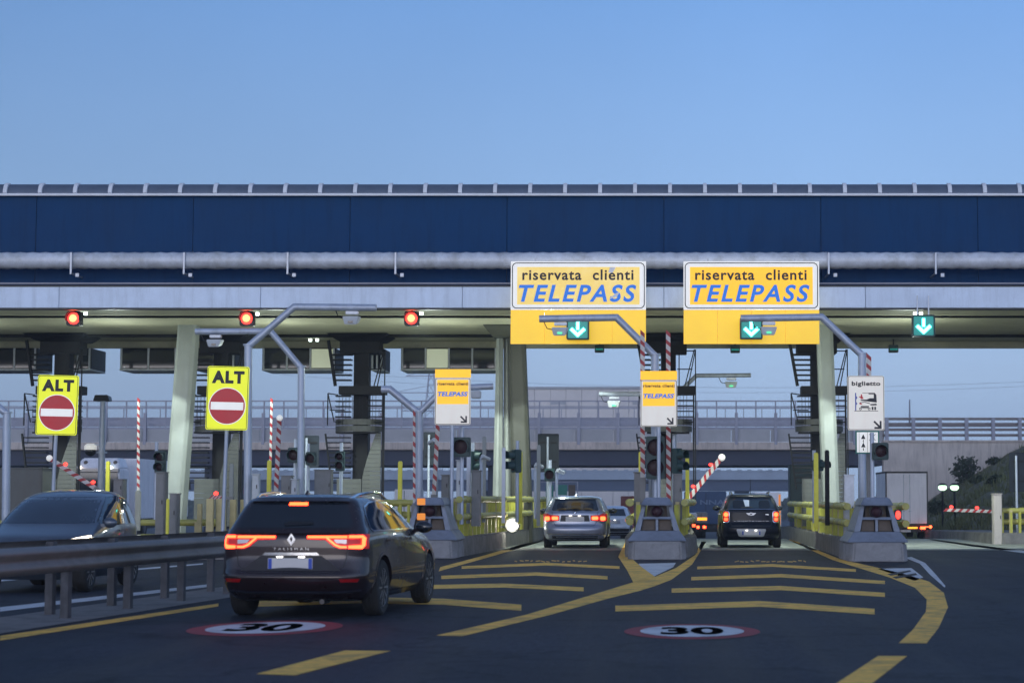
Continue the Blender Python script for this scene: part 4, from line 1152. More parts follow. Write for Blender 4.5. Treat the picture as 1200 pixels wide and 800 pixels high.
traffic_light('slim dark traffic light by the open middle stair tower', 398, 540, 58, 2, 5, .11, vb=585)
traffic_light('small traffic light with faint red glow by the right pale pillar', 963, 545, 52, 1, 6, .10, post_u=970, lit=False, rz=R(60))
traffic_light('green traffic light edge on, right of the central small notice', 797, 540, 56, 2, 5, .14, post_u=801, rz=R(50))

# ================================================================== cabinets, posts, cameras
def cabinet(label, u0, u1, v0, v1, Y, m='grey_box', dark=False, depth=.4):
    a, b = P(u0, v1, Y), P(u1, v0, Y)
    t = T('equipment_cabinet', label, 'cabinet', ((a.x+b.x)/2, Y, a.z), group='equipment cabinets on the islands')
    w, h = b.x - a.x, b.z - a.z
    MB().b2(-w/2, 0, -.35, w/2, depth, h).build('body', m, t, bevel=.012)
    MB().b2(-w/2 + .02, -.012, .04, w/2 - .02, -.002, h - .05).build('door', m, t, bevel=.004)
    MB().b2(w/2 - .06, -.03, h*.5 - .05, w/2 - .04, -.013, h*.5 + .05).build('handle', 'black', t)
    MB().b2(-w/2 - .02, -.03, h + .002, w/2 + .02, depth + .02, h + .03).build('lid', m, t, bevel=.006)
    return t
cabinet('grey cabinet left of the two-lens traffic light', 743, 755, 554, 601, 49.6)
cabinet('grey cabinet right of the two-lens traffic light', 789, 799.5, 556, 592, 49.6)
cabinet('pale narrow machine under the two-lens traffic light', 760, 769, 551, 584, 50.4, 'pale_box')
cabinet('grey cabinet behind the pipe fence left of the forked pillar', 552, 562.5, 552, 600, 50.5)
cabinet('small grey cabinet under the leaning striped arm', 517, 526, 557, 580, 51.5)
cabinet('slim pale cabinet below the single large traffic light', 534.5, 541, 540, 590, 49.5, 'pale_box')
cabinet('tall grey cabinet left of the ticket sign post', 990, 1001, 557, 634, 48.6, 'galv')
cabinet('tall dark grey cabinet right of the moving car', 181.5, 193, 554, 622, 50)
cabinet('dark cabinet just right of the base of the leaning pale pillar', 198, 207, 579, 622, 49)
cabinet('small grey box with red reflected light left of the white truck grille', 132.5, 144, 562, 580, 57)
cabinet('grey cabinet behind the roof of the dark car, right of the gantry pole', 368, 388, 551, 585, 57)
cabinet('small pale box fixed on the gantry pole left of the dark car', 295, 303.5, 556, 584, 49.6, 'pale_box', depth=.2)
cabinet('dark cladded booth left of the right pale pillar', 926, 954, 545, 600, 76, 'sign_green_dark', depth=1.2)
cabinet('small grey box between the barrier arm and the gantry pole above the dark car', 329, 341, 558, 585, 55)
cabinet('pale machine by the foot of the gantry pole above the dark car', 341, 348, 562, 585, 54, 'pale_box')
cabinet('concrete end post of the yellow fence at the right edge', 1165, 1174, 579, 632, 61.6, 'wall_concrete')
cabinet('corrugated grey booth behind the moving car at the left edge', -30, 50, 549, 610, 58, 'cladding', depth=1.0)

def thin_post(label, u, v0, v1, Y, m='yellow_post', r=.055, grp='thin yellow marker posts'):
    a = P(u, v1, Y); h = P(u, v0, Y).z - a.z
    o = MB().b2(-r, -r, -.5, r, r, h).b2(-r*.8, -r*.8, h, r*.8, r*.8, h + .02).build('marker_post', m, bevel=.008, loc=a)
    tag(o, label, 'post', grp)
thin_post('thin yellow marker post between the dark car and the Y-shaped gantry', 468.5, 541, 600, 54)
thin_post('thin yellow marker post in front of the forked pillar', 609.5, 529.5, 592, 55)
thin_post('thin yellow marker post at the right of the central island', 805.5, 530, 600, 58)
thin_post('thin yellow marker post left of the right pale pillar', 956.5, 531, 596, 50)
thin_post('thin yellow marker post beside the gantry pole left of the dark car', 315, 540, 585, 56)
thin_post('thin yellow marker post in front of the white truck', 126, 541, 580, 60)
thin_post('thin yellow marker post left of the central traffic light', 750, 530, 560, 58, r=.04)
thin_post('thin yellow marker post at the foot of the leaning pale pillar', 196, 585, 625, 48.5, r=.035)
thin_post('pale green steel post by the forked pillar foot, left one', 567, 512, 590, 54, 'pale_pillar', .05, 'pale steel posts by the forked pillar')
thin_post('pale green steel post left of the sign back', 631, 522, 595, 56, 'pale_pillar', .05, 'pale steel posts by the forked pillar')
thin_post('grey steel post between cabinet and forked pillar', 590, 525, 590, 52, 'gantry_paint', .045, 'pale steel posts by the forked pillar')
thin_post('grey steel post right of the pale cabinet at the left small notice', 549, 515, 590, 51, 'gantry_paint', .05, 'pale steel posts by the forked pillar')
thin_post('slim dark steel post right of the right pale pillar', 969.5, 528, 592, 50.5, 'dark_steel', .055, 'slim steel posts at the right pillar')
thin_post('pale edge post right of the second ALT sign foot', 271, 544, 586, 53, 'pale_pillar', .05, 'slim steel posts at the left')

def security_camera(label, u, v, Y, drop=70, dirx=1):
    c = P(u, v, Y)
    t = T('security_camera', label, 'camera', c, group='white security cameras on posts')
    MB().tube([(-.08*dirx, -.12, .06), (.08*dirx, .12, -.02)], .055, 12).build('housing', 'pale_box', t, smooth=True)
    MB().lathe([(.045, 0), (.045, .02)], (.085*dirx, .125, -.022), 12, 'y').build('lens', 'black_gloss', t, smooth=True)
    MB().tube([(-.12*dirx, .1, -drop*Y/F - .4), (-.12*dirx, .1, .0), (-.02*dirx, .02, .03)], .04, 8).build('post', 'gantry_paint', t, smooth=True)
security_camera('white security camera left of the silver estate, by the sign back', 657, 553, 58, 40)
security_camera('white security camera right of the Y-shaped gantry pole', 506, 518, 52, 70, -1)
security_camera('white security camera at the left of the sign back post', 632, 546, 57, 45)
security_camera('white security camera beside the grey post of the left small notice', 569, 537, 53, 50)

dc = T('dome_camera', 'white dome camera on a bracket in front of the white truck', 'camera', P(106, 528, 72))
MB().ball((0, 0, 0), .2, 16).build('dome', 'black_gloss', dc, smooth=True)
MB().lathe([(.22, .04), (.22, .18), (.12, .26)], (0, 0, 0), 18).build('hood', 'sign_white', dc, smooth=True)
MB().bar((0, 0, .22), (.5, 0, .22), .05, .05).build('bracket', 'gantry_paint', dc)
lp_ = T('lamp_post', 'grey lamp post with a dark flat head left of the leaning pale pillar', 'lamp post', P(118, 590, 72))
hh = P(118, 470, 72).z - P(118, 590, 72).z
MB().tube([(0, 0, -1), (0, 0, hh)], [.15, .10], 12).lathe([(.2, hh*.49), (.2, hh*.51)], (0, 0, 0), 12).build('pole', 'gantry_paint', lp_, smooth=True)
MB().hexa([(-.30, -.25, hh), (.30, -.25, hh), (.25, .3, hh), (-.25, .3, hh)], [(-.22, -.3, hh + .22), (.24, -.3, hh + .22), (.22, .3, hh + .18), (-.2, .3, hh + .18)]).build('lamp_head', 'black', lp_, bevel=.02)

wl_ = T('guide_lamp', 'dazzling white guide lamp low on the yellow fence left of the silver estate', 'lamp', P(600, 615, 57.2))
MB().ball((0, 0, 0), .05, 18).build('bulb', 'white_lamp', wl_, smooth=True)
MB().lathe([(.20, .07), (.23, .12), (.10, .26)], (0, 0, 0), 18, 'y').bar((0, .15, -.05), (-.35, .15, -.05), .06, .06).build('housing', 'grey_box', wl_, smooth=True)
rl_ = T('warning_lamp', 'bright red warning lamp at the right of the ticket lane island nose', 'lamp', P(1052.5, 603, 46.4))
MB().ball((0, 0, 0), .075, 16, (.8, .8, 1.3)).build('bulb', 'red_small', rl_, smooth=True)
MB().b2(-.09, .04, -.13, .09, .12, .13).build('housing', 'black', rl_, bevel=.02)
for u, lab in ((1104.5, 'left of two glowing greenish street lamps before the grassy bank'), (1118.5, 'right of two glowing greenish street lamps before the grassy bank')):
    Y = 92; c = P(u, 571, Y)
    t = T('street_lamp', lab, 'street lamp', (c.x, Y, gz(Y)), group='greenish street lamps before the bank')
    h = c.z - gz(Y)
    MB().tube([(0, 0, 0), (0, 0, h - .1)], .05, 8).build('pole', 'dark_steel', t, smooth=True)
    MB().ball((0, 0, h), .20, 16, (1, 1, .72)).build('globe', 'street_glow', t, smooth=True)
    MB().lathe([(.24, .10), (.10, .20)], (0, 0, h), 14).build('cap', 'dark_steel', t, smooth=True)

# ================================================================== cars
class Shell:
    """body as stacked plan outlines: every level gives rear y, front y, half width and corner radii"""
    def __init__(s, levels, taper=.06, bow=.07, bowf=.12, n=64):
        zs = [l[0] for l in levels]
        tab = []
        for i in range(n + 1):
            z = zs[0] + (zs[-1] - zs[0]) * i / n
            for a, b in zip(levels, levels[1:]):
                if a[0] <= z <= b[0] + 1e-9:
                    k = (z - a[0]) / (b[0] - a[0]); tab.append([a[j] + (b[j] - a[j]) * k for j in range(6)]); break
        for _ in range(2):
            t2 = [r[:] for r in tab]
            for i in range(1, n):
                for j in range(1, 6): t2[i][j] = .25*tab[i-1][j] + .5*tab[i][j] + .25*tab[i+1][j]
            tab = t2
        s.t, s.taper, s.bow, s.bowf, s.n = tab, taper, bow, bowf, n
        s.y0 = min(l[1] for l in levels); s.y1 = max(l[2] for l in levels)
    def at(s, z):
        t = s.t; k = (z - t[0][0]) / (t[-1][0] - t[0][0]) * s.n
        k = min(max(k, 0), s.n - 1e-6); i = int(k); f = k - i
        return [t[i][j] + (t[i+1][j] - t[i][j]) * f for j in range(6)]
    def we(s, l): return l[3] * (1 - s.taper)
    def rear(s, x, z):
        l = s.at(z); w = s.we(l); rr = l[4]; ax = min(abs(x), w - 1e-4)
        y = l[1] + s.bow * (ax / w) ** 2
        if ax > w - rr: t = (ax - (w - rr)) / rr; y += rr * (1 - math.sqrt(max(0, 1 - t*t)))
        return y
    def front(s, x, z):
        l = s.at(z); w = s.we(l); rr = l[5]; ax = min(abs(x), w - 1e-4)
        y = l[2] - s.bowf * (ax / w) ** 2
        if ax > w - rr: t = (ax - (w - rr)) / rr; y -= rr * (1 - math.sqrt(max(0, 1 - t*t)))
        return y
    def side(s, y, z):
        l = s.at(z); ya, yb = l[1] + s.bow + l[4], l[2] - s.bowf - l[5]
        m, h = (ya + yb) / 2, max(.1, (yb - ya) / 2)
        k = min(1, abs((y - m) / h))
        x = l[3] * (1 - s.taper * k * k)
        w = s.we(l)
        if y < ya and l[4] > 0:
            t = min(1, (ya - y) / l[4]); x = w - l[4] + l[4] * math.sqrt(max(0, 1 - t*t))
        if y > yb and l[5] > 0:
            t = min(1, (y - yb) / l[5]); x = w - l[5] + l[5] * math.sqrt(max(0, 1 - t*t))
        return x
    def body(s):
        mb = MB(); rows = []
        for l in s.t:
            z = l[0]; w = s.we(l); h = []
            rr, rf = l[4], l[5]
            for f in (0, .3, .6, .85): h.append((f*(w-rr), s.rear(f*(w-rr), z)))
            for i in range(8):
                a = R(90 * i / 7); x = w - rr + rr*math.sin(a); h.append((x, l[1] + s.bow*(x/w)**2 + rr*(1 - math.cos(a))))
            ya, yb = l[1] + s.bow + rr, l[2] - s.bowf - rf
            for i in range(1, 24):
                y = ya + (yb - ya) * i / 24; h.append((s.side(y, z), y))
            for i in range(8):
                a = R(90 - 90 * i / 7); x = w - rf + rf*math.sin(a); h.append((x, l[2] - s.bowf*(x/w)**2 - rf*(1 - math.cos(a))))
            for f in (.85, .6, .3, 0): h.append((f*(w-rf), s.front(f*(w-rf), z)))
            full = h + [(-x, y) for x, y in h[::-1] if x > 1e-6]
            rows.append([(x, y, z) for x, y in full])
        n = len(rows[0])
        vs = [p for r in rows for p in r]
        fs = [(i*n+j, i*n+(j+1) % n, (i+1)*n+(j+1) % n, (i+1)*n+j) for i in range(len(rows)-1) for j in range(n)]
        fs += [tuple(range(n))[::-1], tuple((len(rows)-1)*n+j for j in range(n))]
        mb.add(vs, fs)
        return mb

def patch(poly, fn, step=.05, thick=0.0):
    bm = bmesh.new()
    bm.faces.new([bm.verts.new((a, b, 0)) for a, b in poly])
    for ax in (0, 1):
        lo, hi = min(p[ax] for p in poly), max(p[ax] for p in poly)
        k = max(1, int((hi - lo) / step))
        for i in range(1, k):
            v = lo + (hi - lo) * i / k
            no = (1, 0, 0) if ax == 0 else (0, 1, 0)
            co = (v, 0, 0) if ax == 0 else (0, v, 0)
            bmesh.ops.bisect_plane(bm, geom=bm.verts[:] + bm.edges[:] + bm.faces[:], plane_co=co, plane_no=no)
    for v in bm.verts: v.co = fn(v.co.x, v.co.y)
    me = bpy.data.meshes.new('patch'); bm.to_mesh(me); bm.free()
    mb = MB(); mb.add([tuple(v.co) for v in me.vertices], [tuple(p.vertices) for p in me.polygons])
    bpy.data.meshes.remove(me)
    return mb
def merge(*mbs):
    m = MB()
    for x in mbs: m.add(x.v, x.f)
    return m
def mir(poly): return [(-a, b) for a, b in poly][::-1]

class Car:
    def __init__(s, name, label, cat, loc, rz, shell, body_m, wb=(.9, 3.7), wr=.33, track=.80, rim='rim_alloy', group=None, twidth=.215):
        s.t = T(name, label, cat, loc, rz, group); s.s = shell; s.m = body_m
        me_b = shell.body()
        b = me_b.build('body', body_m, None)
        cut = MB()
        for y in wb:
            for sg in (-1, 1):
                xs = (sg*(track - twidth/2 - .06), sg*1.2)
                cut.lathe([(wr + .055, min(xs)), (wr + .055, max(xs))], (0, y, wr), 40, 'x')
        c = cut.build('cutter', 'black')
        md = b.modifiers.new('wells', 'BOOLEAN'); md.operation = 'DIFFERENCE'; md.object = c; md.solver = 'EXACT'
        dg = bpy.context.evaluated_depsgraph_get()
        me = bpy.data.meshes.new_from_object(b.evaluated_get(dg))
        bpy.data.objects.remove(b); bpy.data.objects.remove(c)
        me.materials.clear(); me.materials.append(M[body_m])
        me.shade_smooth(); me.set_sharp_from_angle(angle=R(32))
        s.body = link('body', me, s.t)
        for y in wb:
            for sg in (-1, 1):
                w = MB().lathe([(wr*.55, -.02), (wr*.62, -.06), (wr*.62, .06)], (0, 0, 0), 24, 'x').build('wheel', 'black', s.t, loc=(sg*track, y, wr))
                h = twidth / 2
                MB().lathe([(wr*.66, -h*.9), (wr*.90, -h), (wr*.97, -h*.85), (wr, -h*.55), (wr, -h*.3), (wr*.985, -h*.27), (wr*.985, -h*.2), (wr, -h*.17), (wr, h*.17), (wr*.985, h*.2), (wr*.985, h*.27), (wr, h*.3), (wr, h*.55), (wr*.97, h*.85), (wr*.90, h), (wr*.66, h*.9)], (0, 0, 0), 40, 'x').build('tyre', 'rubber', w, smooth=True)
                rm = MB().lathe([(wr*.68, h*.93*sg), (wr*.62, h*.80*sg), (wr*.60, h*.45*sg), (wr*.66, h*.45*sg)], (0, 0, 0), 32, 'x', caps=False)
                for k in range(10):
                    a = 2*math.pi*k/10
                    rm.bar((sg*h*.72, .045*math.cos(a), .045*math.sin(a)), (sg*h*.80, wr*.65*math.cos(a), wr*.65*math.sin(a)), .022, .038, (1, 0, 0))
                rm.lathe([(.06, sg*h*.62), (.065, sg*h*.78), (.03, sg*h*.84)], (0, 0, 0), 16, 'x')
                rm.build('rim', rim, w, smooth=True, fix=True)
    def R_(s, o=.004): return lambda x, z: (x, s.s.rear(x, z) - o, z)
    def F_(s, o=.004): return lambda x, z: (x, s.s.front(x, z) + o, z)
    def S_(s, sg, o=.004): return lambda y, z: (sg * (s.s.side(y, z) + o), y, z)
    def rear(s, name, poly, m, both=False, o=.004, parent=None, step=.05, group=False):
        r = patch(poly, s.R_(o), step).build(name, m, parent or s.t, smooth=True, angle=60, fix=False)
        if both: return r, patch(mir(poly), s.R_(o), step).build(name, m, parent or s.t, smooth=True, angle=60, fix=False)
        return r
    def front(s, name, poly, m, both=False, o=.004, step=.05):
        patch(poly, s.F_(o), step).build(name, m, s.t, smooth=True, angle=60, fix=False)
        if both: patch(mir(poly), s.F_(o), step).build(name, m, s.t, smooth=True, angle=60, fix=False)
    def side(s, name, poly, m, o=.004, parent=None, step=.06):
        return [patch(poly, s.S_(sg, o), step).build(name, m, parent or s.t, smooth=True, angle=60, fix=False) for sg in (-1, 1)]
    def mirror(s, y, z, m, x=.93):
        for sg in (-1, 1):
            xx = s.s.side(y, z)
            a = MB().ball((sg*(xx + .13), y, z + .03), .1, 14, (1.15, .6, .78)).bar((sg*(xx - .02), y + .02, z - .02), (sg*(xx + .08), y, z), .06, .05).build('wing_mirror', m, s.t, smooth=True)
            MB().ball((sg*(xx + .135), y - .03, z + .03), .083, 12, (1.1, .4, .74)).build('mirror_glass', 'car_glass', a, smooth=True)
    def plate(s, z, w=.52, h=.115, o=.03, m='plate', blue=True):
        y = s.s.rear(0, z) - o
        p = MB().plate(rrect(w, h, .012, 0, z), y, y + .012).build('number_plate', m, s.t)
        if blue:
            for sg in (-1, 1): MB().plate(rect(.042, h - .012, sg*(w/2 - .026), z), y - .003, y - .0005).build('blue_band', 'plate_blue', p)
        return y
    def handles(s, ys, z, m):
        for y in ys:
            for sg in (-1, 1):
                x = s.s.side(y, z)
                MB().bar((sg*(x + .02), y - .11, z), (sg*(x + .02), y + .11, z + .004), .022, .03).bar((sg*(x - .01), y + .09, z), (sg*(x + .02), y + .09, z), .02, .025).bar((sg*(x - .01), y - .09, z), (sg*(x + .02), y - .09, z), .02, .025).build('door_handle', m, s.t, bevel=.006)
    def seam(s, pts, m='black', w=.012):
        s.side('seam', ribbon(pts, w), m, o=.0025, step=.08)
    def rtext(s, txt, z, w, h, m='chrome', x=0, o=.008):
        lettering(txt, m, s.t, (x, s.s.rear(x, z) - o, z), w, h, spacing=1.6, depth=.002)

def arch_lips(c, wb, wr, m):
    for sg in (-1, 1):
        for y in wb:
            b = MB(); n = 20; ra, rb_ = wr + .055, wr + .085
            for i in range(n):
                a0, a1 = R(-8 + 196*i/n), R(-8 + 196*(i+1)/n)
                def f(a, r): 
                    yy, zz = y + r*math.cos(a), wr + r*math.sin(a)
                    return (sg*(c.s.side(yy, zz) + .006), yy, zz)
                def g(a, r):
                    p = f(a, r); return (p[0] - sg*.03, p[1], p[2])
                b.hexa([f(a0, ra), f(a1, ra), f(a1, rb_), f(a0, rb_)], [g(a0, ra), g(a1, ra), g(a1, rb_), g(a0, rb_)])
            b.build('wheel_arch', m, c.t)

# ---- dark estate car in the near lane
def near_estate():
    sh = Shell([(.20, .30, 4.50, .80, .22, .5), (.28, .12, 4.76, .88, .26, .5), (.42, .02, 4.84, .925, .28, .5), (.50, .0, 4.86, .935, .28, .5), (.56, .04, 4.84, .935, .26, .5),
                (.70, .085, 4.74, .930, .24, .5), (.86, .085, 4.40, .925, .22, .5), (.95, .09, 3.95, .915, .22, .45), (1.0, .12, 3.55, .895, .20, .40), (1.06, .17, 3.32, .86, .17, .3),
                (1.20, .29, 2.98, .80, .15, .28), (1.33, .40, 2.60, .735, .14, .26), (1.39, .44, 2.30, .695, .14, .25), (1.43, .52, 2.05, .63, .16, .25), (1.455, .75, 1.80, .50, .2, .25)])
    Yr = 23.3
    xc = XU(341, Yr)
    c = Car('estate_car', 'dark estate car with lit red C-shaped tail lamps braking in the near left lane', 'car', (xc, Yr, 0), R(-4.6), sh, 'body_dark', (.98, 3.79), .335, .80, 'rim_alloy')
    arch_lips(c, (.98, 3.79), .335, 'body_dark')
    c.rear('rear_window', [(-.66, 1.055), (.66, 1.055), (.70, 1.09), (.565, 1.345), (.50, 1.36), (-.50, 1.36), (-.565, 1.345), (-.70, 1.09)], 'car_glass')
    c.rear('roof_spoiler', [(-.60, 1.372), (.60, 1.372), (.56, 1.415), (-.56, 1.415)], 'body_dark', o=.05)
    b3 = c.rear('brake_light', [(-.115, 1.322), (.115, 1.322), (.11, 1.358), (-.11, 1.358)], 'red_tail', o=.012)
    c.rear('wiper', [(-.10, 1.085), (.22, 1.10), (.24, 1.118), (.20, 1.135), (-.06, 1.135), (-.12, 1.11)], 'black', o=.016)
    for sg in (1, -1):
        k = (lambda pl: pl) if sg > 0 else mir
        lens = c.rear('tail_lamp', k([(.18, .925), (.40, .915), (.50, .84), (.56, .815), (.855, .815), (.865, .985), (.18, .972)]), 'lens_lit', o=.004)
        c.rear('light_guide', k(ribbon([(.19, .955), (.655, .955)], .028)), 'red_tail', o=.012, parent=lens)
        c.rear('light_guide', k(ribbon([(.42, .945), (.52, .862), (.58, .838), (.655, .838)], .024)), 'red_tail', o=.014, parent=lens)
        c.rear('light_guide', k(ribbon([(.672, .958), (.815, .958), (.828, .94), (.828, .856), (.815, .838), (.672, .838)], .032)), 'red_tail', o=.016, parent=lens, step=.03)
        c.rear('clear_inset', k([(.53, .885), (.65, .875), (.65, .925), (.50, .925)]), 'lens_clear', o=.011, parent=lens)
        c.rear('reflector', k([(.60, .43), (.78, .43), (.80, .47), (.58, .47)]), 'lens_red', o=.006)
        patch(ribbon([(.42, 0), (.80, 0)], .02) if False else [(.25, .985), (.33, .985), (.33, .815), (.25, .815)], c.S_(sg, .005), .04).build('tail_lamp_side', 'lens_lit', c.t, smooth=True, fix=False)
    c.rear('tailgate_seam', ribbon([(-.66, 1.0), (-.665, .80), (-.63, .62), (-.50, .545), (.50, .545), (.63, .62), (.665, .80), (.66, 1.0)], .010), 'black', o=.0025)
    c.rear('lip', [(-.70, .998), (.70, .998), (.68, 1.022), (-.68, 1.022)], 'body_dark', o=.03)
    c.rear('plate_recess', [(-.60, .565), (.60, .565), (.36, .735), (-.36, .735)], 'plastic', o=.003)
    c.rear('chrome_strip', [(-.34, .742), (.34, .742), (.31, .774), (-.31, .774)], 'chrome', o=.018)
    c.plate(.645, .53, .13, .018)
    for x in (-.13, .13):
        y = sh.rear(0, .72); MB().b2(x - .035, y - .030, .716, x + .035, y - .005, .730).build('plate_light', 'plate_lamp', c.t)
    c.rear('bumper_edge', [(-.86, .502), (.86, .502), (.86, .518), (-.86, .518)], 'body_dark', o=.02)
    c.rear('bumper_trim', ribbon([(-.80, .33), (-.50, .31), (.50, .31), (.80, .33)], .022), 'chrome', o=.006)
    c.rear('valance', [(-.76, .215), (.76, .215), (.70, .30), (-.70, .30)], 'plastic', o=.006)
    MB().lathe([(.03, -.02), (.035, .25)], (.35, .2, .20), 12, 'y').build('exhaust', 'rim_dark', c.t, smooth=True)
    # diamond emblem
    y = sh.rear(0, .94) - .012
    MB().ring([(.05, .925), (0, .998), (-.05, .925), (0, .852)], [(.018, .925), (0, .962), (-.018, .925), (0, .888)], y, y + .01).build('diamond_emblem', 'chrome', c.t, bevel=.002)
    c.rtext('TALISMAN', .815, .42, .028)
    # glasshouse
    dlo = [(.56, 1.05), (.60, 1.20), (.70, 1.305), (.95, 1.355), (1.5, 1.38), (2.05, 1.375), (2.35, 1.32), (2.85, 1.16), (3.15, 1.035), (3.0, 1.02), (.62, 1.02)]
    c.side('side_window', dlo, 'car_glass')
    c.side('window_trim', ribbon(dlo + [dlo[0]], .016), 'chrome', o=.007)
    for y0 in (1.06, 2.02): c.side('door_pillar', [(y0, 1.03), (y0 + .07, 1.03), (y0 + .05, 1.36), (y0 - .02, 1.36)], 'black_gloss', o=.006)
    c.front('windscreen', [(-.70, 1.06), (.70, 1.06), (.60, 1.36), (-.60, 1.36)], 'car_glass')
    c.seam([(1.02, 1.0), (1.10, .75), (1.36, .55), (1.42, .30)]); c.seam([(2.06, 1.01), (2.06, .30)]); c.seam([(3.12, 1.0), (3.20, .80), (3.14, .30)])
    c.side('sill_trim', [(1.42, .235), (3.3, .235), (3.3, .275), (1.42, .275)], 'chrome', o=.006)
    c.handles((1.28, 2.28), .90, 'body_dark')
    c.mirror(3.02, 1.0, 'body_dark')
    for sg in (-1, 1):
        x = .60
        MB().tube([(sg*.57, .62, 1.40), (sg*.60, .85, 1.445), (sg*.62, 1.5, 1.475), (sg*.62, 2.0, 1.46), (sg*.60, 2.3, 1.41)], .018, 8).build('roof_rail', 'chrome', c.t, smooth=True)
    MB().hexa([(-.02, .72, 1.445), (.02, .72, 1.445), (.015, .90, 1.455), (-.015, .90, 1.455)], [(-.008, .80, 1.50), (.008, .80, 1.50), (.008, .86, 1.47), (-.008, .86, 1.47)]).build('antenna_fin', 'body_dark', c.t)
    return c
near_estate()

# ---- silver estate in the left lane
def silver_estate():
    sh = Shell([(.20, .25, 4.25, .76, .22, .5), (.27, .10, 4.45, .85, .26, .5), (.40, .01, 4.51, .895, .28, .5), (.52, .0, 4.52, .905, .28, .5), (.60, .03, 4.50, .905, .26, .5), (.66, .06, 4.45, .90, .24, .5),
                (.84, .07, 4.05, .90, .22, .45), (.95, .08, 3.55, .89, .20, .4), (1.02, .12, 3.2, .86, .17, .3), (1.15, .24, 2.9, .80, .15, .28), (1.30, .37, 2.5, .72, .14, .26), (1.37, .43, 2.2, .675, .15, .25), (1.405, .55, 2.0, .60, .16, .25), (1.42, .8, 1.75, .48, .2, .25)])
    Yr = 56.4
    c = Car('estate_car', 'silver blue estate car with lit tail lamps entering the lane left of the central island', 'car', (XU(674, Yr), Yr, 0), R(.3), sh, 'body_silver', (.80, 3.56), .32, .755)
    arch_lips(c, (.80, 3.56), .32, 'body_silver')
    c.rear('rear_window', [(-.60, 1.02), (.60, 1.02), (.63, 1.05), (.54, 1.335), (-.54, 1.335), (-.63, 1.05)], 'car_glass_pale')
    for x in (-.36, .02, .36): c.rear('headrest', rrect(.27, .22, .07, x, 1.12), 'car_glass', o=.0065)
    c.rear('roof_spoiler', [(-.58, 1.343), (.58, 1.343), (.54, 1.385), (-.54, 1.385)], 'body_silver', o=.05)
    c.rear('wiper', ribbon([(-.24, 1.045), (.04, 1.07)], .03), 'black', o=.012)
    for k in (lambda p: p, mir):
        l = c.rear('tail_lamp', k([(.42, .755), (.60, .735), (.865, .735), (.865, .93), (.78, .95), (.64, .905), (.42, .895)]), 'lens_lit', o=.005)
        c.rear('bulb_glow', k(rrect(.17, .09, .03, .54, .82)), 'red_tail', o=.012, parent=l); c.rear('bulb_glow', k(rrect(.14, .11, .04, .75, .81)), 'red_tail', o=.012, parent=l, step=.03)
    c.rear('tailgate_seam', ribbon([(-.62, .99), (-.58, .72), (-.52, .615), (.52, .615), (.58, .72), (.62, .99)], .012), 'black', o=.003)
    c.rear('plate_recess', [(-.40, .73), (.40, .73), (.37, .90), (-.37, .90)], 'black', o=.002)
    c.plate(.80, .50, .13, .012, blue=False)
    for x in (-.12, .12): MB().b2(x - .04, sh.rear(0, .88) - .040, .882, x + .04, sh.rear(0, .88) - .010, .892).build('plate_light', 'plate_lamp', c.t)
    y = sh.rear(0, .965) - .012
    e = MB().plate(circ(.041, 0, .965, 24), y, y + .01).build('roundel_emblem', 'black_gloss', c.t)
    for i, mm in enumerate(('sign_white', 'sign_blue', 'sign_white', 'sign_blue')):
        a0 = 90 * i
        MB().plate([(0, .965)] + [(.027*math.cos(R(a0 + 15*j)), .965 + .027*math.sin(R(a0 + 15*j))) for j in range(7)], y - .003, y - .0005).build('quarter', mm, e)
    c.rear('bumper_strip', [(-.74, .375), (.74, .375), (.72, .405), (-.72, .405)], 'chrome', o=.008)
    c.rear('valance', [(-.60, .21), (.60, .21), (.62, .34), (-.62, .34)], 'plastic', o=.006)
    c.rear('valance_edge', [(-.50, .30), (.62, .30), (.62, .325), (-.50, .325)], 'chrome', o=.010)
    dlo = [(.52, 1.03), (.62, 1.24), (.72, 1.30), (1.5, 1.345), (2.0, 1.34), (2.3, 1.26), (2.85, 1.03), (2.7, 1.0), (.6, 1.0)]
    c.side('side_window', dlo, 'car_glass'); c.side('window_trim', ribbon(dlo + [dlo[0]], .014), 'black_gloss', o=.007)
    for y0 in (.98, 1.85): c.side('door_pillar', [(y0, 1.0), (y0 + .07, 1.0), (y0 + .05, 1.335), (y0 - .02, 1.335)], 'black_gloss', o=.006)
    c.front('windscreen', [(-.68, 1.04), (.68, 1.04), (.58, 1.34), (-.58, 1.34)], 'car_glass')
    c.seam([(1.88, 1.0), (1.88, .3)]); c.seam([(.95, .99), (1.15, .6), (1.2, .3)])
    c.handles((1.2, 2.1), .86, 'body_silver'); c.mirror(2.75, .97, 'black')
    MB().hexa([(-.03, .72, 1.40), (.03, .72, 1.40), (.03, .90, 1.41), (-.03, .90, 1.41)], [(-.01, .80, 1.47), (.01, .80, 1.47), (.01, .86, 1.43), (-.01, .86, 1.43)]).build('antenna_fin', 'body_silver', c.t)
    return c
silver_estate().t.scale = (1.05, 1.05, 1.04)

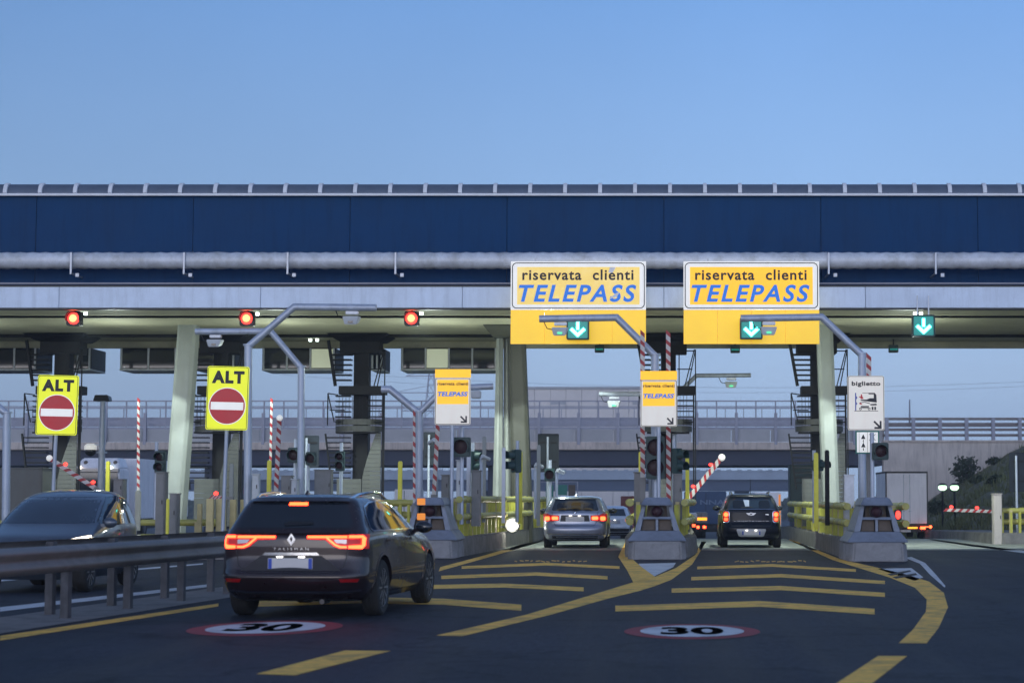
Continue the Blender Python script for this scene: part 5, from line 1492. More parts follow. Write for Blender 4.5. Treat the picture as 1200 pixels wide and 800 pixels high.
# ---- black small crossover in the right lane
def black_hatch():
    sh = Shell([(.22, .22, 3.90, .78, .2, .5), (.30, .06, 4.05, .86, .24, .5), (.44, .0, 4.10, .893, .26, .5), (.58, .0, 4.11, .895, .26, .5), (.66, .05, 4.08, .895, .25, .5), (.74, .085, 4.0, .89, .24, .5),
                (.92, .10, 3.8, .885, .23, .45), (1.04, .115, 3.2, .87, .21, .4), (1.11, .14, 2.95, .835, .19, .3), (1.25, .22, 2.7, .775, .17, .28), (1.40, .32, 2.4, .705, .16, .26), (1.48, .38, 2.2, .66, .16, .25), (1.525, .5, 2.0, .60, .16, .25), (1.545, .7, 1.8, .48, .2, .25)])
    Yr = 56.9
    c = Car('hatchback_car', 'black compact crossover with round-edged lit tail lamps in the lane right of the central island', 'car', (XU(880, Yr), Yr, 0), 0, sh, 'body_black', (.72, 3.31), .335, .765)
    arch_lips(c, (.72, 3.31), .335, 'plastic')
    c.rear('rear_window', [(-.66, 1.125), (.66, 1.125), (.69, 1.15), (.55, 1.43), (.50, 1.44), (-.50, 1.44), (-.55, 1.43), (-.69, 1.15)], 'car_glass_pale')
    for x in (-.36, .38): c.rear('headrest', rrect(.32, .24, .08, x, 1.23), 'car_glass', o=.0065)
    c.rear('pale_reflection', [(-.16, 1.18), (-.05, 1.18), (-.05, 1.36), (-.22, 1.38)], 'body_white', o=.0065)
    c.rear('roof_spoiler', [(-.56, 1.452), (.56, 1.452), (.52, 1.50), (-.52, 1.50)], 'body_black', o=.06)
    c.rear('brake_light', rect(.12, .025, 0, 1.475), 'lens_clear', o=.068)
    c.rear('wiper', ribbon([(-.28, 1.15), (.05, 1.165)], .03), 'black', o=.012)
    for k in (lambda p: p, mir):
        l = c.rear('tail_lamp', k(rrect(.17, .31, .06, .715, .89)), 'lens_lit', o=.008, step=.03)
        c.rear('lamp_rim', k(ribbon(rrect(.185, .325, .065, .715, .89) + [rrect(.185, .325, .065, .715, .89)[0]], .018)), 'chrome', o=.011, parent=l, step=.03)
        c.rear('bulb_glow', k([(p[0], p[1]) for p in circ(.065, .715, .95, 20)]), 'red_tail', o=.014, parent=l, step=.03)
        c.rear('bulb_glow', k(rrect(.11, .09, .03, .715, .815)), 'red_tail_soft', o=.014, parent=l, step=.03)
    y = sh.rear(0, .97) - .014
    em = MB().plate(circ(.042, 0, .968, 22), y, y + .008).build('winged_emblem', 'chrome', c.t)
    MB().plate(circ(.030, 0, .968, 20), y - .003, y - .0005).build('disc', 'black_gloss', em)
    for sg in (1, -1):
        b = MB()
        for i in range(3):
            pl = [(.046, .985 - i*.022), (.140 - i*.028, .993 - i*.024), (.130 - i*.028, .978 - i*.022), (.046, .970 - i*.022)]
            if sg < 0: pl = mir(pl)
            b.plate(pl, y, y + .008)
        b.build('wing', 'chrome', em)
    c.rtext('COUNTRYMAN', .765, .98, .022)
    MB().plate(rect(.09, .022, .46, .95), sh.rear(.46, .95) - .012, sh.rear(.46, .95) - .004).build('model_badge', 'chrome', c.t)
    c.rear('chrome_surround', [(-.42, .51), (-.40, .54), (.40, .54), (.42, .51), (.36, .34), (.30, .32), (-.30, .32), (-.36, .34)], 'satin', o=.006)
    c.plate(.425, .53, .12, .022)
    for x in (-.13, .13): MB().b2(x - .03, sh.rear(0, .5) - .04, .495, x + .03, sh.rear(0, .5) - .012, .507).build('plate_light', 'plate_lamp', c.t)
    c.rear('tailgate_seam', ribbon([(-.62, 1.08), (-.60, .75), (-.56, .63), (.56, .63), (.60, .75), (.62, 1.08)], .012), 'rim_dark', o=.003)
    c.rear('waist_trim', [(-.72, 1.10), (.72, 1.10), (.72, 1.112), (-.72, 1.112)], 'chrome', o=.006)
    c.rear('valance', [(-.62, .235), (.62, .235), (.66, .31), (-.66, .31)], 'plastic', o=.006)
    dlo = [(.45, 1.12), (.52, 1.35), (.62, 1.41), (1.5, 1.44), (2.0, 1.42), (2.3, 1.32), (2.68, 1.14), (2.6, 1.10), (.5, 1.10)]
    c.side('side_window', dlo, 'car_glass'); c.side('window_trim', ribbon([(.5, 1.095), (2.7, 1.095)], .016), 'chrome', o=.007)
    for y0 in (.85, 1.6): c.side('door_pillar', [(y0, 1.11), (y0 + .07, 1.11), (y0 + .05, 1.43), (y0 - .02, 1.43)], 'black_gloss', o=.006)
    c.front('windscreen', [(-.68, 1.13), (.68, 1.13), (.58, 1.43), (-.58, 1.43)], 'car_glass')
    c.seam([(1.62, 1.09), (1.62, .3)])
    c.handles((1.0, 1.9), .96, 'chrome'); c.mirror(2.55, 1.09, 'black')
    for sg in (-1, 1): MB().tube([(sg*.52, .50, 1.50), (sg*.55, .62, 1.585), (sg*.57, 1.2, 1.60), (sg*.55, 1.9, 1.57), (sg*.53, 2.1, 1.50)], .02, 8).build('roof_rail', 'chrome', c.t, smooth=True)
    MB().tube([(0, .65, 1.54), (0, .48, 1.98)], [.012, .004], 6).build('antenna', 'black', c.t, smooth=True)
    return c
black_hatch()

# ---- grey oncoming car behind the crash barrier
def oncoming_car():
    sh = Shell([(.20, .2, 3.55, .72, .3, .45), (.30, .05, 3.66, .80, .32, .5), (.46, .0, 3.72, .84, .34, .5), (.62, .02, 3.72, .85, .34, .5), (.74, .03, 3.68, .85, .33, .5), (.84, .04, 3.55, .85, .32, .5), (.93, .05, 3.20, .845, .31, .45), (1.0, .07, 2.95, .83, .3, .38),
                (1.08, .10, 2.80, .80, .28, .3), (1.22, .17, 2.52, .755, .26, .28), (1.38, .28, 2.16, .69, .25, .26), (1.46, .38, 1.90, .63, .24, .25), (1.51, .52, 1.65, .55, .24, .25), (1.535, .75, 1.45, .42, .2, .25)], bowf=.2)
    Yf = 29.6
    xr = XU(97, Yf)
    c = Car('hatchback_car', 'dark grey hatchback with a lit headlamp coming the other way behind the crash barrier', 'car', (xr - .84, Yf + 3.72, 0), R(180), sh, 'body_grey', (.62, 3.06), .30, .715)
    arch_lips(c, (.62, 3.06), .30, 'body_grey')
    c.front('windscreen', [(-.72, 1.03), (.72, 1.03), (.60, 1.43), (-.60, 1.43)], 'car_glass_pale')
    c.front('headlamp', [(.40, .72), (.72, .735), (.80, .80), (.78, .85), (.52, .78), (.40, .755)], 'headlamp', both=True, o=.006, step=.03)
    c.front('grille', [(-.38, .66), (.38, .66), (.36, .72), (-.36, .72)], 'black', o=.005)
    c.front('lower_grille', [(-.55, .30), (.55, .30), (.50, .46), (-.50, .46)], 'plastic', o=.005)
    c.front('number_plate', rect(.5, .11, 0, .54), 'plate', o=.02)
    dlo = [(.34, 1.08), (.42, 1.28), (.58, 1.40), (1.2, 1.45), (1.6, 1.43), (2.0, 1.28), (2.50, 1.04), (2.4, 1.0), (.45, 1.0)]
    c.side('side_window', dlo, 'car_glass'); c.side('window_trim', ribbon(dlo + [dlo[0]], .014), 'black_gloss', o=.007)
    c.side('door_pillar', [(1.25, 1.0), (1.35, 1.0), (1.33, 1.445), (1.23, 1.445)], 'black_gloss', o=.006)
    c.rear('rear_window', [(-.58, 1.02), (.58, 1.02), (.48, 1.40), (-.48, 1.40)], 'car_glass')
    c.rear('tail_lamp', rrect(.14, .3, .05, .62, .85), 'lens_red', both=True)
    c.seam([(1.30, 1.0), (1.28, .3)]); c.seam([(2.42, 1.0), (2.40, .3)])
    c.handles((1.55,), .90, 'body_grey'); c.mirror(2.40, 1.0, 'body_grey')
    return c
oncoming_car()

# ---- white car ahead of the silver estate
def white_car():
    sh = Shell([(.20, .2, 4.0, .78, .22, .5), (.30, .05, 4.2, .86, .26, .5), (.50, .0, 4.3, .90, .28, .5), (.66, .04, 4.25, .90, .26, .5), (.90, .08, 3.6, .89, .22, .45), (1.02, .12, 3.1, .85, .18, .3), (1.25, .28, 2.6, .76, .16, .28), (1.40, .42, 2.1, .67, .15, .25), (1.46, .7, 1.7, .5, .2, .25)])
    Y = 90.0
    c = Car('hatchback_car', 'small white car half hidden behind the silver estate', 'car', (XU(717, Y), Y, gz(Y)), 0, sh, 'body_white', (.75, 3.4), .32, .76)
    c.rear('rear_window', [(-.64, 1.03), (.64, 1.03), (.54, 1.34), (-.54, 1.34)], 'car_glass_pale')
    c.rear('tail_lamp', rrect(.22, .13, .03, .72, .84), 'red_tail_soft', both=True, step=.03)
    c.rear('plate_recess', [(-.40, .68), (.40, .68), (.36, .84), (-.36, .84)], 'body_silver', o=.003)
    c.plate(.75, .5, .12, .012, blue=False)
    for x in (-.14, .14): MB().b2(x - .04, sh.rear(0, .84) - .040, .832, x + .04, sh.rear(0, .84) - .010, .842).build('plate_light', 'plate_lamp', c.t)
    c.rear('valance', [(-.80, .22), (.80, .22), (.82, .46), (-.82, .46)], 'plastic', o=.006)
    c.side('side_window', [(.5, 1.03), (.65, 1.32), (1.5, 1.38), (2.1, 1.34), (2.8, 1.04)], 'car_glass')
    c.mirror(2.7, 1.0, 'black')
    return c
white_car()

# ================================================================== trucks and far vehicles
def wheels(t, xs, ys, r, w=.25):
    for x in xs:
        for y in ys:
            a = MB().lathe([(r*.55, -w/2), (r*.93, -w/2), (r, -w*.35), (r, w*.35), (r*.93, w/2), (r*.55, w/2)], (0, 0, 0), 22, 'x').build('wheel', 'rubber', t, smooth=True, loc=(x, y, r))
            MB().lathe([(r*.56, -w*.52), (r*.5, -w*.4), (r*.15, -w*.45)], (0, 0, 0), 18, 'x').lathe([(r*.56, w*.52), (r*.5, w*.4), (r*.15, w*.45)], (0, 0, 0), 18, 'x').build('rim', 'rim_dark', a, smooth=True)
def box_truck():
    Y = 78.0; z0 = gz(Y)
    x0, x1 = XU(1037.5, Y), XU(1086, Y); w = x1 - x0; cx = (x0 + x1)/2
    zt, zb = ZV(553, Y) - z0, ZV(614, Y) - z0
    t = T('box_truck', 'small pale box truck with lit tail lamps leaving the ticket lane', 'truck', (cx, Y, z0))
    MB().b2(-w/2, 0, zb, w/2, 3.6, zt).build('cargo_box', 'truck_white', t, bevel=.015)
    MB().b2(-w/2 - .015, -.012, zt - .04, w/2 + .015, 3.6, zt + .03).b2(-w/2 - .015, -.012, zb - .03, w/2 + .015, .1, zb + .03).b2(-w/2 - .015, -.012, zb, -w/2 + .03, .05, zt).b2(w/2 - .03, -.012, zb, w/2 + .015, .05, zt).build('box_frame', 'black', t)
    for s in (-1, 1):
        d = MB().b2(min(s*.012, s*(w/2 - .04)), -.022, zb + .05, max(s*.012, s*(w/2 - .04)), -.003, zt - .06).build('rear_door', 'truck_white', t)
        MB().bar((s*.12, -.035, zb + .06), (s*.12, -.035, zt - .08), .025, .025).b2(s*.12 - .05, -.05, zb + .5, s*.12 + .05, -.024, zb + .53).build('lock_bar', 'galv', d)
    MB().b2(-w/2 + .05, .1, zb - .28, w/2 - .05, 5.0, zb - .02).b2(-w/2 + .02, -.06, zb - .30, w/2 - .02, .08, zb - .20).build('chassis', 'plastic', t)
    for s in (-1, 1):
        MB().b2(s*(w/2 - .20) - .10, -.09, zb - .19, s*(w/2 - .20) + .10, -.063, zb - .09).build('tail_lamp', 'red_tail', t)
    MB().ball((w/2 + .10, -.05, zb - .10), .06, 12).bar((w/2 + .08, 0, zb - .1), (w/2 - .1, .1, zb - .1), .03, .03).build('side_lamp', 'red_tail', t, smooth=True)
    MB().b2(.02, -.09, zb - .17, .40, -.07, zb - .10).build('amber_strip', 'amber', t)
    MB().b2(-.26, -.085, zb - .30, .14, -.063, zb - .215).build('number_plate', 'plate', t)
    MB().hexa([(-w/2 + .04, 3.65, .35), (w/2 - .04, 3.65, .35), (w/2 - .04, 5.2, .35), (-w/2 + .04, 5.2, .35)], [(-w/2 + .12, 3.65, zt - .35), (w/2 - .12, 3.65, zt - .35), (w/2 - .12, 4.5, zt - .35), (-w/2 + .12, 4.5, zt - .35)]).build('cab', 'body_grey', t, bevel=.06)
    for s in (-1, 1):
        MB().b2(s*(w/2 + .06) - .05, 4.3, 1.35, s*(w/2 + .06) + .05, 4.36, 1.62).bar((s*(w/2 - .1), 4.33, 1.5), (s*(w/2 + .06), 4.33, 1.5), .03, .03).build('wing_mirror', 'black', t)
    wheels(t, (-w/2 + .18, w/2 - .18), (.75, 4.3), .32)
box_truck()
def white_lorry():
    Y = 104.0; z0 = gz(Y); s = Y / F
    xl, xr = XU(84, Y), XU(146, Y); w = 2.5; cx = (xl + xr)/2 - .1
    zt = ZV(536, Y) - z0
    t = T('lorry', 'white lorry facing the camera behind the left barrier arm', 'truck', (cx, Y, z0))
    MB().hexa([(-w/2, 0, .5), (w/2, 0, .5), (w/2, 2.2, .5), (-w/2, 2.2, .5)], [(-w/2 + .06, .25, zt - .55), (w/2 - .06, .25, zt - .55), (w/2 - .06, 2.2, zt - .55), (-w/2 + .06, 2.2, zt - .55)]).build('cab', 'truck_white', t, bevel=.08)
    MB().hexa([(-w/2 + .08, .35, zt - .55), (w/2 - .08, .35, zt - .55), (w/2 - .08, 2.2, zt - .55), (-w/2 + .08, 2.2, zt - .55)], [(-w/2 + .3, .95, zt), (w/2 - .3, .95, zt), (w/2 - .3, 2.2, zt), (-w/2 + .3, 2.2, zt)]).build('roof_fairing', 'truck_white', t, bevel=.06)
    MB().hexa([(-w/2 + .1, .08, zt - 1.95), (w/2 - .1, .08, zt - 1.95), (w/2 - .1, .4, zt - 1.95), (-w/2 + .1, .4, zt - 1.95)], [(-w/2 + .14, .20, zt - .74), (w/2 - .14, .20, zt - .74), (w/2 - .14, .5, zt - .74), (-w/2 + .14, .5, zt - .74)]).build('windscreen', 'car_glass', t, bevel=.02)
    MB().b2(-w/2 + .05, -.02, zt - .73, w/2 - .05, .30, zt - .58).build('sun_visor', 'car_glass_pale', t, bevel=.02)
    MB().b2(-w/2 + .2, -.06, .6, w/2 - .2, .05, 1.5).build('grille', 'black', t, bevel=.03)
    MB().b2(w/2 + .003, .5, 1.8, w/2 + .02, 1.5, zt - 1.1).build('side_window', 'car_glass', t)
    for x in (-w/2 + .35, w/2 - .55): MB().ball((x, .32, zt - .50), .09, 10).build('roof_lamp', 'flood_face' if x > 0 else 'headlamp', t, smooth=True)
    for x in (-w/2 + .55, w/2 - .4): MB().lathe([(.11, 0), (.11, .22), (.05, .28)], (x, .7, zt - .42), 12).build('beacon', 'nose_brown', t, smooth=True)
    for sg in (-1, 1): MB().b2(sg*(w/2 + .25) - .11, .1, 1.7, sg*(w/2 + .25) + .11, .22, 2.5).bar((sg*(w/2 - .05), .2, 2.45), (sg*(w/2 + .25), .18, 2.45), .05, .05).build('wing_mirror', 'black', t, bevel=.03)
    MB().b2(-w/2, 3.2, 1.0, w/2 + .05, 15, zt + .02).build('trailer', 'truck_white', t, bevel=.04)
    MB().b2(-w/2 + .2, .3, .45, w/2 - .2, 14.8, .95).build('chassis', 'plastic', t)
    wheels(t, (-w/2 + .2, w/2 - .2), (1.2, 5.5, 11, 12.4), .5, .32)
white_lorry()
def far_van(name, label, u0, u1, v, Y, m, L=6.0, cat='truck', lamp=None, text=None, amber=False, cabm='body_grey', strip=None):
    z0 = gz(Y); x0, x1 = XU(u0, Y), XU(u1, Y); w = x1 - x0
    zt = ZV(v, Y) - z0
    t = T(name, label, cat, ((x0+x1)/2, Y, z0))
    MB().b2(-w/2, 0, .75, w/2, L, zt).build('cargo_box', m, t, bevel=.03)
    MB().b2(-w/2 + .1, .1, .35, w/2 - .1, L + 1.6, .74).b2(-w/2 + .03, -.06, .45, w/2 - .03, .06, .66).build('chassis', 'plastic', t)
    MB().hexa([(-w/2 + .05, L + .1, .4), (w/2 - .05, L + .1, .4), (w/2 - .05, L + 1.7, .4), (-w/2 + .05, L + 1.7, .4)], [(-w/2 + .12, L + .1, zt*.85), (w/2 - .12, L + .1, zt*.85), (w/2 - .12, L + 1.1, zt*.85), (-w/2 + .12, L + 1.1, zt*.85)]).build('cab', cabm, t, bevel=.05)
    MB().b2(-.012, -.006, .8, .012, -.001, zt - .05).build('door_seam', 'black', t)
    if lamp:
        for s in (-1, 1): MB().b2(s*(w/2 - .15) - .07, -.09, .50, s*(w/2 - .15) + .07, -.063, .62).build('tail_lamp', lamp, t)
    if text: lettering(text, 'dim_letter', t, (.16*w, -.008, zt - .55), w*.60, .24, bold=.02)
    if strip: MB().b2(w/2 - .16, -.02, .9, w/2 - .04, -.003, zt - .15).build('side_strip', strip, t)
    if amber: MB().b2(-w*.3, -.02, zt*.70, w*.45, -.003, zt*.70 + .13).build('amber_light_bar', 'amber', t)
    wheels(t, (-w/2 + .2, w/2 - .2), (1.2, L + .6), .38)
far_van('blue_lorry', 'dark blue lorry with pale letters NNA on its tail beyond the barrier arm', 803, 851, 575.5, 102, 'truck_blue', text='NNA')
far_van('pickup_van', 'small pale van beside the central island under the raised barrier arm', 797, 817, 601, 84, 'truck_white', L=3.0, cat='van', lamp='red_tail_soft')
far_van('service_truck', 'low truck with amber light bar and red tail lamps left of the black car', 814, 829, 600, 96, 'grey_box', L=3, lamp='red_tail', amber=True)
far_van('white_lorry', 'white lorry with an orange lit edge beyond the black car', 884, 915, 576.5, 128, 'truck_white', L=7, strip='amber_dim')
far_van('red_lorry', 'dark red lorry far ahead above the white car', 727.5, 744, 581, 160, 'truck_red', L=7, lamp='red_tail')
far_van('white_van', 'white van passing far behind between the dark car and the Y-shaped gantry', 463, 486, 573, 84, 'truck_white', L=3.4, cat='van')
far_van('grey_van', 'pale grey van far left behind the moving car and the corrugated booth', 20, 44, 566, 130, 'truck_white', L=4, cat='van')
def far_tail(label, u, v, Y):
    c = P(u, v, Y); z0 = gz(Y)
    sh = Shell([(.2, .2, 3.9, .76, .2, .5), (.5, 0, 4.2, .88, .25, .5), (.9, .08, 3.6, .87, .2, .4), (1.0, .15, 3.1, .83, .18, .3), (1.35, .45, 2.2, .66, .15, .25), (1.42, .8, 1.8, .5, .2, .2)], n=30)
    k = Car('far_car', label, 'car', (c.x, Y, z0), 0, sh, 'body_black', (.75, 3.3), .32, .75, 'rim_dark')
    k.rear('rear_window', [(-.6, 1.0), (.6, 1.0), (.5, 1.3), (-.5, 1.3)], 'car_glass')
    k.rear('tail_lamp', rrect(.26, .14, .03, .68, .82), 'red_tail', both=True, step=.03)
far_tail('distant dark car with two red tail lamps left of the dark red lorry', 715, 591, 125)

# ================================================================== viaduct, far bridge, abutment, bank
VY = 150.0
def zv(v): return ZV(v, VY)
vi = T('viaduct', 'grey motorway viaduct with railings crossing behind the toll station', 'viaduct', (0, VY, 0))
xa, xb = -110.0, XU(1036, VY)
MB().b2(xa, 0, zv(545), xb, 12, zv(527.5)).build('girder', 'girder', vi)
MB().b2(xa, -.6, zv(527), xb, 12.4, zv(518)).build('deck_edge', 'deck_concrete', vi, bevel=.05)
pp = MB(); k = xa
while k < xb: pp.b2(k + .02, -.35, zv(517.6), min(xb, k + 2.95) - .02, -.22, zv(503)); k += 2.95
pp.build('parapet', 'parapet', vi)
rr_ = MB()
for v, r in ((470, .05), (476.5, .04), (503, .06)): rr_.bar((xa, -.28, zv(v)), (xb, -.28, zv(v)), .08, r*2)
for v in (490.5, 497.5): rr_.bar((xa, .6, zv(v)), (xb, .6, zv(v)), .08, .24)
rr_.bar((xa, 11.6, zv(470)), (xb, 11.6, zv(470)), .08, .1)
for v in (488, 496): rr_.bar((xa, 11, zv(v)), (xb, 11, zv(v)), .08, .24)
rr_.build('railing', 'rail_steel', vi)
ps_ = MB(); k = xa; i = 0
while k < xb:
    ps_.b2(k - .05, -.28, zv(503), k + .05, -.2, zv(469.5)); ps_.b2(k + 1.0, 11.55, zv(515), k + 1.06, 11.65, zv(470))
    if i % 2 == 0: ps_.b2(k - .11, -.62, zv(521), k + .11, -.36, zv(484))
    k += 1.48 * 1.0; i += 1
o_ps = ps_.build('railing_posts', 'rail_steel', vi); o_ps['kind'] = 'stuff'
for u, w in ((952, 46), (590, 40), (255, 40), (-140, 40)):
    x = XU(u, VY); ww = w * VY / F / 2
    MB().b2(x - ww, 1.5, -6, x + ww, 4.5, zv(544.5) - .0).build('pier', 'girder', vi, bevel=.1)

wl2 = T('retaining_wall', 'long pale concrete retaining wall right of the ticket sign, below a brown railing', 'wall', (0, VY - 1.0, 0))
xw = XU(1035, VY - 1)
ww_ = MB(); k = xw + .01
while k < 70: ww_.b2(k, 0, -6, k + 7.985, 1.2, zv(518.5)); k += 8
ww_.build('wall_panel', 'wall_concrete', wl2)
MB().b2(xw, -.1, zv(518.4), 70, 1.3, zv(516)).build('coping', 'deck_concrete', wl2, bevel=.02)
br = MB()
for v in (491, 497, 503.5, 510): br.bar((xw, .5, zv(v)), (70, .5, zv(v)), .08, .20)
br.build('railing', 'brown_rail', wl2)
k = xw + .3
while k < 40:
    MB().b2(k - .13, .15, zv(518), k + .13, .42, zv(490)).build('railing_post', 'rail_steel', wl2); k += 31 * VY / F
MB().b2(xw, 6, zv(489), 70, 6.2, zv(486)).b2(xw, 6, zv(497), 70, 6.2, zv(494)).build('far_rail', 'brown_rail', wl2)

FY = 330.0
def zf(v): return ZV(v, FY)
fb = T('far_bridge', 'bluish far bridge seen under the viaduct', 'bridge', (0, FY, 0))
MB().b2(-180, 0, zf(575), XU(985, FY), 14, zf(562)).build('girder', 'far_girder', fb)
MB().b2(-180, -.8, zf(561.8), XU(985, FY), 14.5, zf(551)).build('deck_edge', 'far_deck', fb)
k = -180; dn_ = MB()
while k < XU(985, FY): dn_.b2(k, -1.0, zf(552.5), k + .7, -.81, zf(550)); k += 1.7
dn_.b2(-180, -.6, zf(547.6), XU(985, FY), -.45, zf(546.8))
dn_.build('rail', 'far_deck', fb)
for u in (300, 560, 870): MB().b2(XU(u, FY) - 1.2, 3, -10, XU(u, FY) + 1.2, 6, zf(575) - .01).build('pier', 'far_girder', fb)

HB = T('warehouse', 'long pale windowless building behind the viaduct in the middle', 'building', (XU(700, 400), 400, gz(400)))
hw = 92 * 400 / F
zt_ = ZV(453, 400) - gz(400)
hb = MB()
for i in range(10): hb.b2(-hw + 2*hw*i/10 + .03, 0, 0, -hw + 2*hw*(i+1)/10 - .03, 18, zt_ - .5)
hb.build('wall', 'far_building', HB)
MB().b2(-hw - .3, -.3, zt_ - .5, hw + .3, 18.3, zt_).build('roof', 'parapet', HB, bevel=.05)
fw_ = MB()
for x in (-hw*.5, hw*.55): fw_.b2(x - 1.6, -.06, zt_ - 3.6, x + 1.6, -.01, zt_ - 3.0)
fw_.build('vent', 'parapet', HB)

# distant lattice mast and wires
lm = T('lattice_mast', 'faint distant lattice power mast left of the forked pillar', 'power mast', (XU(505, 620), 620, gz(620)))
b = MB(); zt_ = ZV(428, 620) - gz(620); zz = 0; w0 = 4.2
def mw(z): return 4.2 * (1 - z / zt_) + .5
steps = [zt_ * (1 - (1 - i/12) ** 1.2) for i in range(13)]
for z0, z1 in zip(steps, steps[1:]):
    for s in (-1, 1):
        for y in (-1, 1):
            b.bar((s*mw(z0), y*mw(z0), z0), (s*mw(z1), y*mw(z1), z1), .22, .22)
        b.bar((s*mw(z0), -mw(z0), z0), (-s*mw(z1), -mw(z1), z1), .14, .14)
for zz, L in ((.70, 9), (.82, 12), (.93, 8)):
    b.bar((-L, 0, zt_*zz), (L, 0, zt_*zz), .3, .3); b.bar((-L, 0, zt_*zz), (0, 0, zt_*(zz + .05)), .15, .15); b.bar((L, 0, zt_*zz), (0, 0, zt_*(zz + .05)), .15, .15)
b.build('lattice', 'rail_steel', lm)
for i, (va, vb_) in enumerate(((430, 452), (437, 457))):
    pts = []
    a, c = P(330, va + 2, 615), P(1300, vb_ - 10, 640)
    for j in range(25):
        f = j / 24; q = a.lerp(c, f); q.z -= 4.5 * 4 * f * (1 - f); pts.append(q)
    tag(MB().tube(pts, .045, 5).build('power_line', 'rail_steel', smooth=True), ('upper' if i == 0 else 'lower') + ' faint power line across the sky under the canopy', 'cable', 'distant power lines')
tag(MB().tube([P(1066, 500, 156), P(1066, 468, 156)], [.08, .05], 8).lathe([(.12, 0), (.12, .3)], P(1066, 500, 156), 8).build('mast_pole', 'rail_steel', smooth=True), 'thin grey pole standing on the viaduct right of the ticket sign', 'pole')

# ------------------------------------------------------------------ bank with grass and shrubs
def bank_h(x, y):
    x0 = 11.3 + (y - 85) * .058
    h = min(.60 * (x - x0), .13 * (y - 78))
    return min(h, 7.0 + .05 * (x - x0))
def bank_z(x, y):
    h = bank_h(x, y)
    n = noise.noise(Vector((x*.25, y*.25, 1.3))) * .55 + noise.noise(Vector((x*.9, y*.9, 4.1))) * .2
    return gz(y) - .25 + (max(h, -.4) if h < .3 else h + n * min(1, h / 1.5))
bk = MB(); nx, ny = 90, 70
for j in range(ny + 1):
    for i in range(nx + 1):
        x = 8 + 60 * (i / nx) ** 1.3; y = 74 + 74.5 * j / ny
        bk.v.append((x, y, bank_z(x, y)))
bk.f = [(j*(nx+1)+i, j*(nx+1)+i+1, (j+1)*(nx+1)+i+1, (j+1)*(nx+1)+i) for j in range(ny) for i in range(nx)]
structure(bk.build('grass_bank', 'grass_soil', smooth=True, angle=180))
rg = random.Random(3)
gm = MB(); cnt = 0
while cnt < 9000:
    x = 12 + 30 * rg.random() ** 1.4; y = 78 + 66 * rg.random() ** 1.3
    if bank_h(x, y) < .05: continue
    z = bank_z(x, y) - .03; cnt += 1
    for _ in range(3):
        a = rg.random() * 6.28; h = rg.uniform(.15, .5); w = .035
        dx, dy = math.cos(a), math.sin(a); bx, by = x + rg.uniform(-.15, .15), y + rg.uniform(-.15, .15)
        gm.add([(bx - dy*w, by + dx*w, z), (bx + dy*w, by - dx*w, z), (bx + dx*h*.5, by + dy*h*.5, z + h)], [(0, 1, 2)])
gg = gm.build('grass', 'grass_blade', fix=False); gg['kind'] = 'stuff'
def leaf_cloud(rg, r, n, leaf=.16, sq=(1, 1, .9), hole=.35):
    m = MB(); k = 0; off = Vector((rg.random()*50, 0, 0))
    while k < n:
        d = Vector((rg.gauss(0, 1), rg.gauss(0, 1), rg.gauss(0, 1))).normalized()
        lump = 1 + .45 * noise.noise(d * 2.1 + off) + .2 * noise.noise(d * 5 + off)
        q = d * r * lump * rg.random() ** .38
        if noise.noise(q * (2.2 / r) + off * 2) < -.28 + hole * .3: 
            if rg.random() < .75: continue
        k += 1
        p = Vector((q.x * sq[0], q.y * sq[1], q.z * sq[2]))
        a = Vector((rg.gauss(0, 1), rg.gauss(0, 1), rg.gauss(0, 1))).normalized(); b_ = a.orthogonal().normalized()
        c_ = a.cross(b_); s = leaf * rg.uniform(.6, 1.4)
        m.add([p - b_*s*.5, p + c_*s*.28, p + b_*s*.6, p - c_*s*.28], [(0, 1, 2, 3)])
    return m
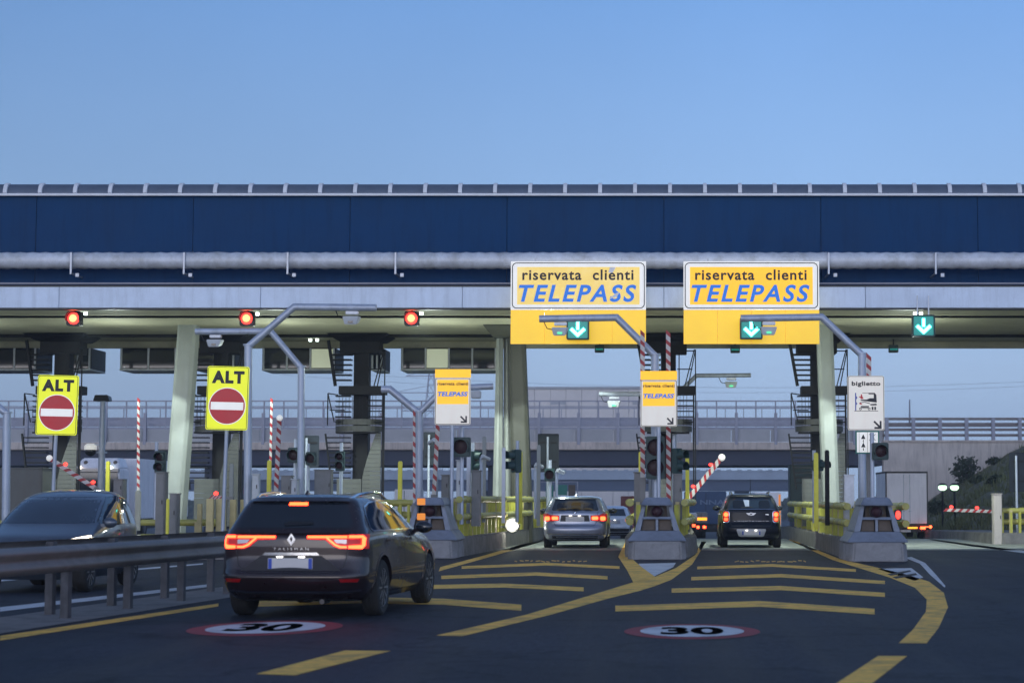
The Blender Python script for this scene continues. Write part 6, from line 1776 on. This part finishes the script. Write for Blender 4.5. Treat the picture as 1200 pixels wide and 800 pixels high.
def shrub(label, u, v, Y, r, n=700, tall=1.0):
    c = P(u, v, Y); x, y = c.x, c.y
    z = bank_z(x, y) if x > 8 else gz(y)
    t = T('shrub', label, 'shrub', (x, y, z), group='shrubs on the grassy bank')
    rg2 = random.Random(int(u * 7 + v))
    cr = leaf_cloud(rg2, r, n, .22, (1, 1, .85 * tall)); cr.xf(Matrix.Translation((0, 0, r * .75 * tall)))
    cr.build('crown', 'leaf', t, fix=False)
    b = MB()
    for i in range(5):
        a = rg2.random() * 6.28
        b.tube([(0, 0, -.2), (math.cos(a)*r*.25, math.sin(a)*r*.25, r*.6), (math.cos(a)*r*.6, math.sin(a)*r*.6, r*1.2*tall)], [.06, .04, .015], 6)
    b.build('stems', 'twig', t)
shrub('dark shrub standing against the pale wall at the top of the grassy bank', 1131, 560, 140, .95, 900, 1.25)
shrub('low dark shrub on the bank just right of the box truck', 1098, 596, 112, .5, 500)
shrub('low broad shrub in the middle of the grassy bank, above the barrier lamps', 1148, 585, 118, .5, 600, .5)
shrub('low shrub near the top of the bank right of the wall shrub', 1166, 560, 138, .5, 500, .6)
shrub('low dark shrub behind the right end of the lowered barrier arm', 1168, 590, 104, .45, 500, .7)
shrub('low shrub at the right edge of the photo on the bank', 1200, 560, 118, .6, 600, .6)

# dusk-blue far tree belt behind the bridges
fm = MB(); rg = random.Random(11)
for i in range(16000):
    x = rg.uniform(-230, 160); y = 560 + rg.random() * 30
    h = 5.5 + 3.0 * noise.noise(Vector((x * .05, 0, 2))) + 1.5 * noise.noise(Vector((x * .22, 0, 7)))
    z = gz(y) + rg.random() ** .8 * h
    a = rg.random() * 6.28; s = rg.uniform(.5, 1.1)
    fm.add([(x - s, y, z), (x + s*.3, y + math.sin(a)*s, z - s*.7), (x + s, y + s*.3, z + s*.3), (x - s*.2, y, z + s)], [(0, 1, 2, 3)])
o = fm.build('far_trees', 'leaf', fix=False); o['kind'] = 'stuff'

# ================================================================== dusk haze
hz = bpy.data.materials.new('haze'); hz.use_nodes = True
hn = hz.node_tree.nodes; hn.remove(hn['Principled BSDF'])
pv = hn.new('ShaderNodeVolumePrincipled')
pv.inputs['Color'].default_value = (0.80, 0.88, 1.0, 1); pv.inputs['Density'].default_value = 0.00055
hz.node_tree.links.new(pv.outputs[0], hn['Material Output'].inputs['Volume'])
M['haze'] = hz
ho = MB().b2(-300, -30, -8, 300, 1000, 40).build('haze', 'haze'); ho['kind'] = 'stuff'
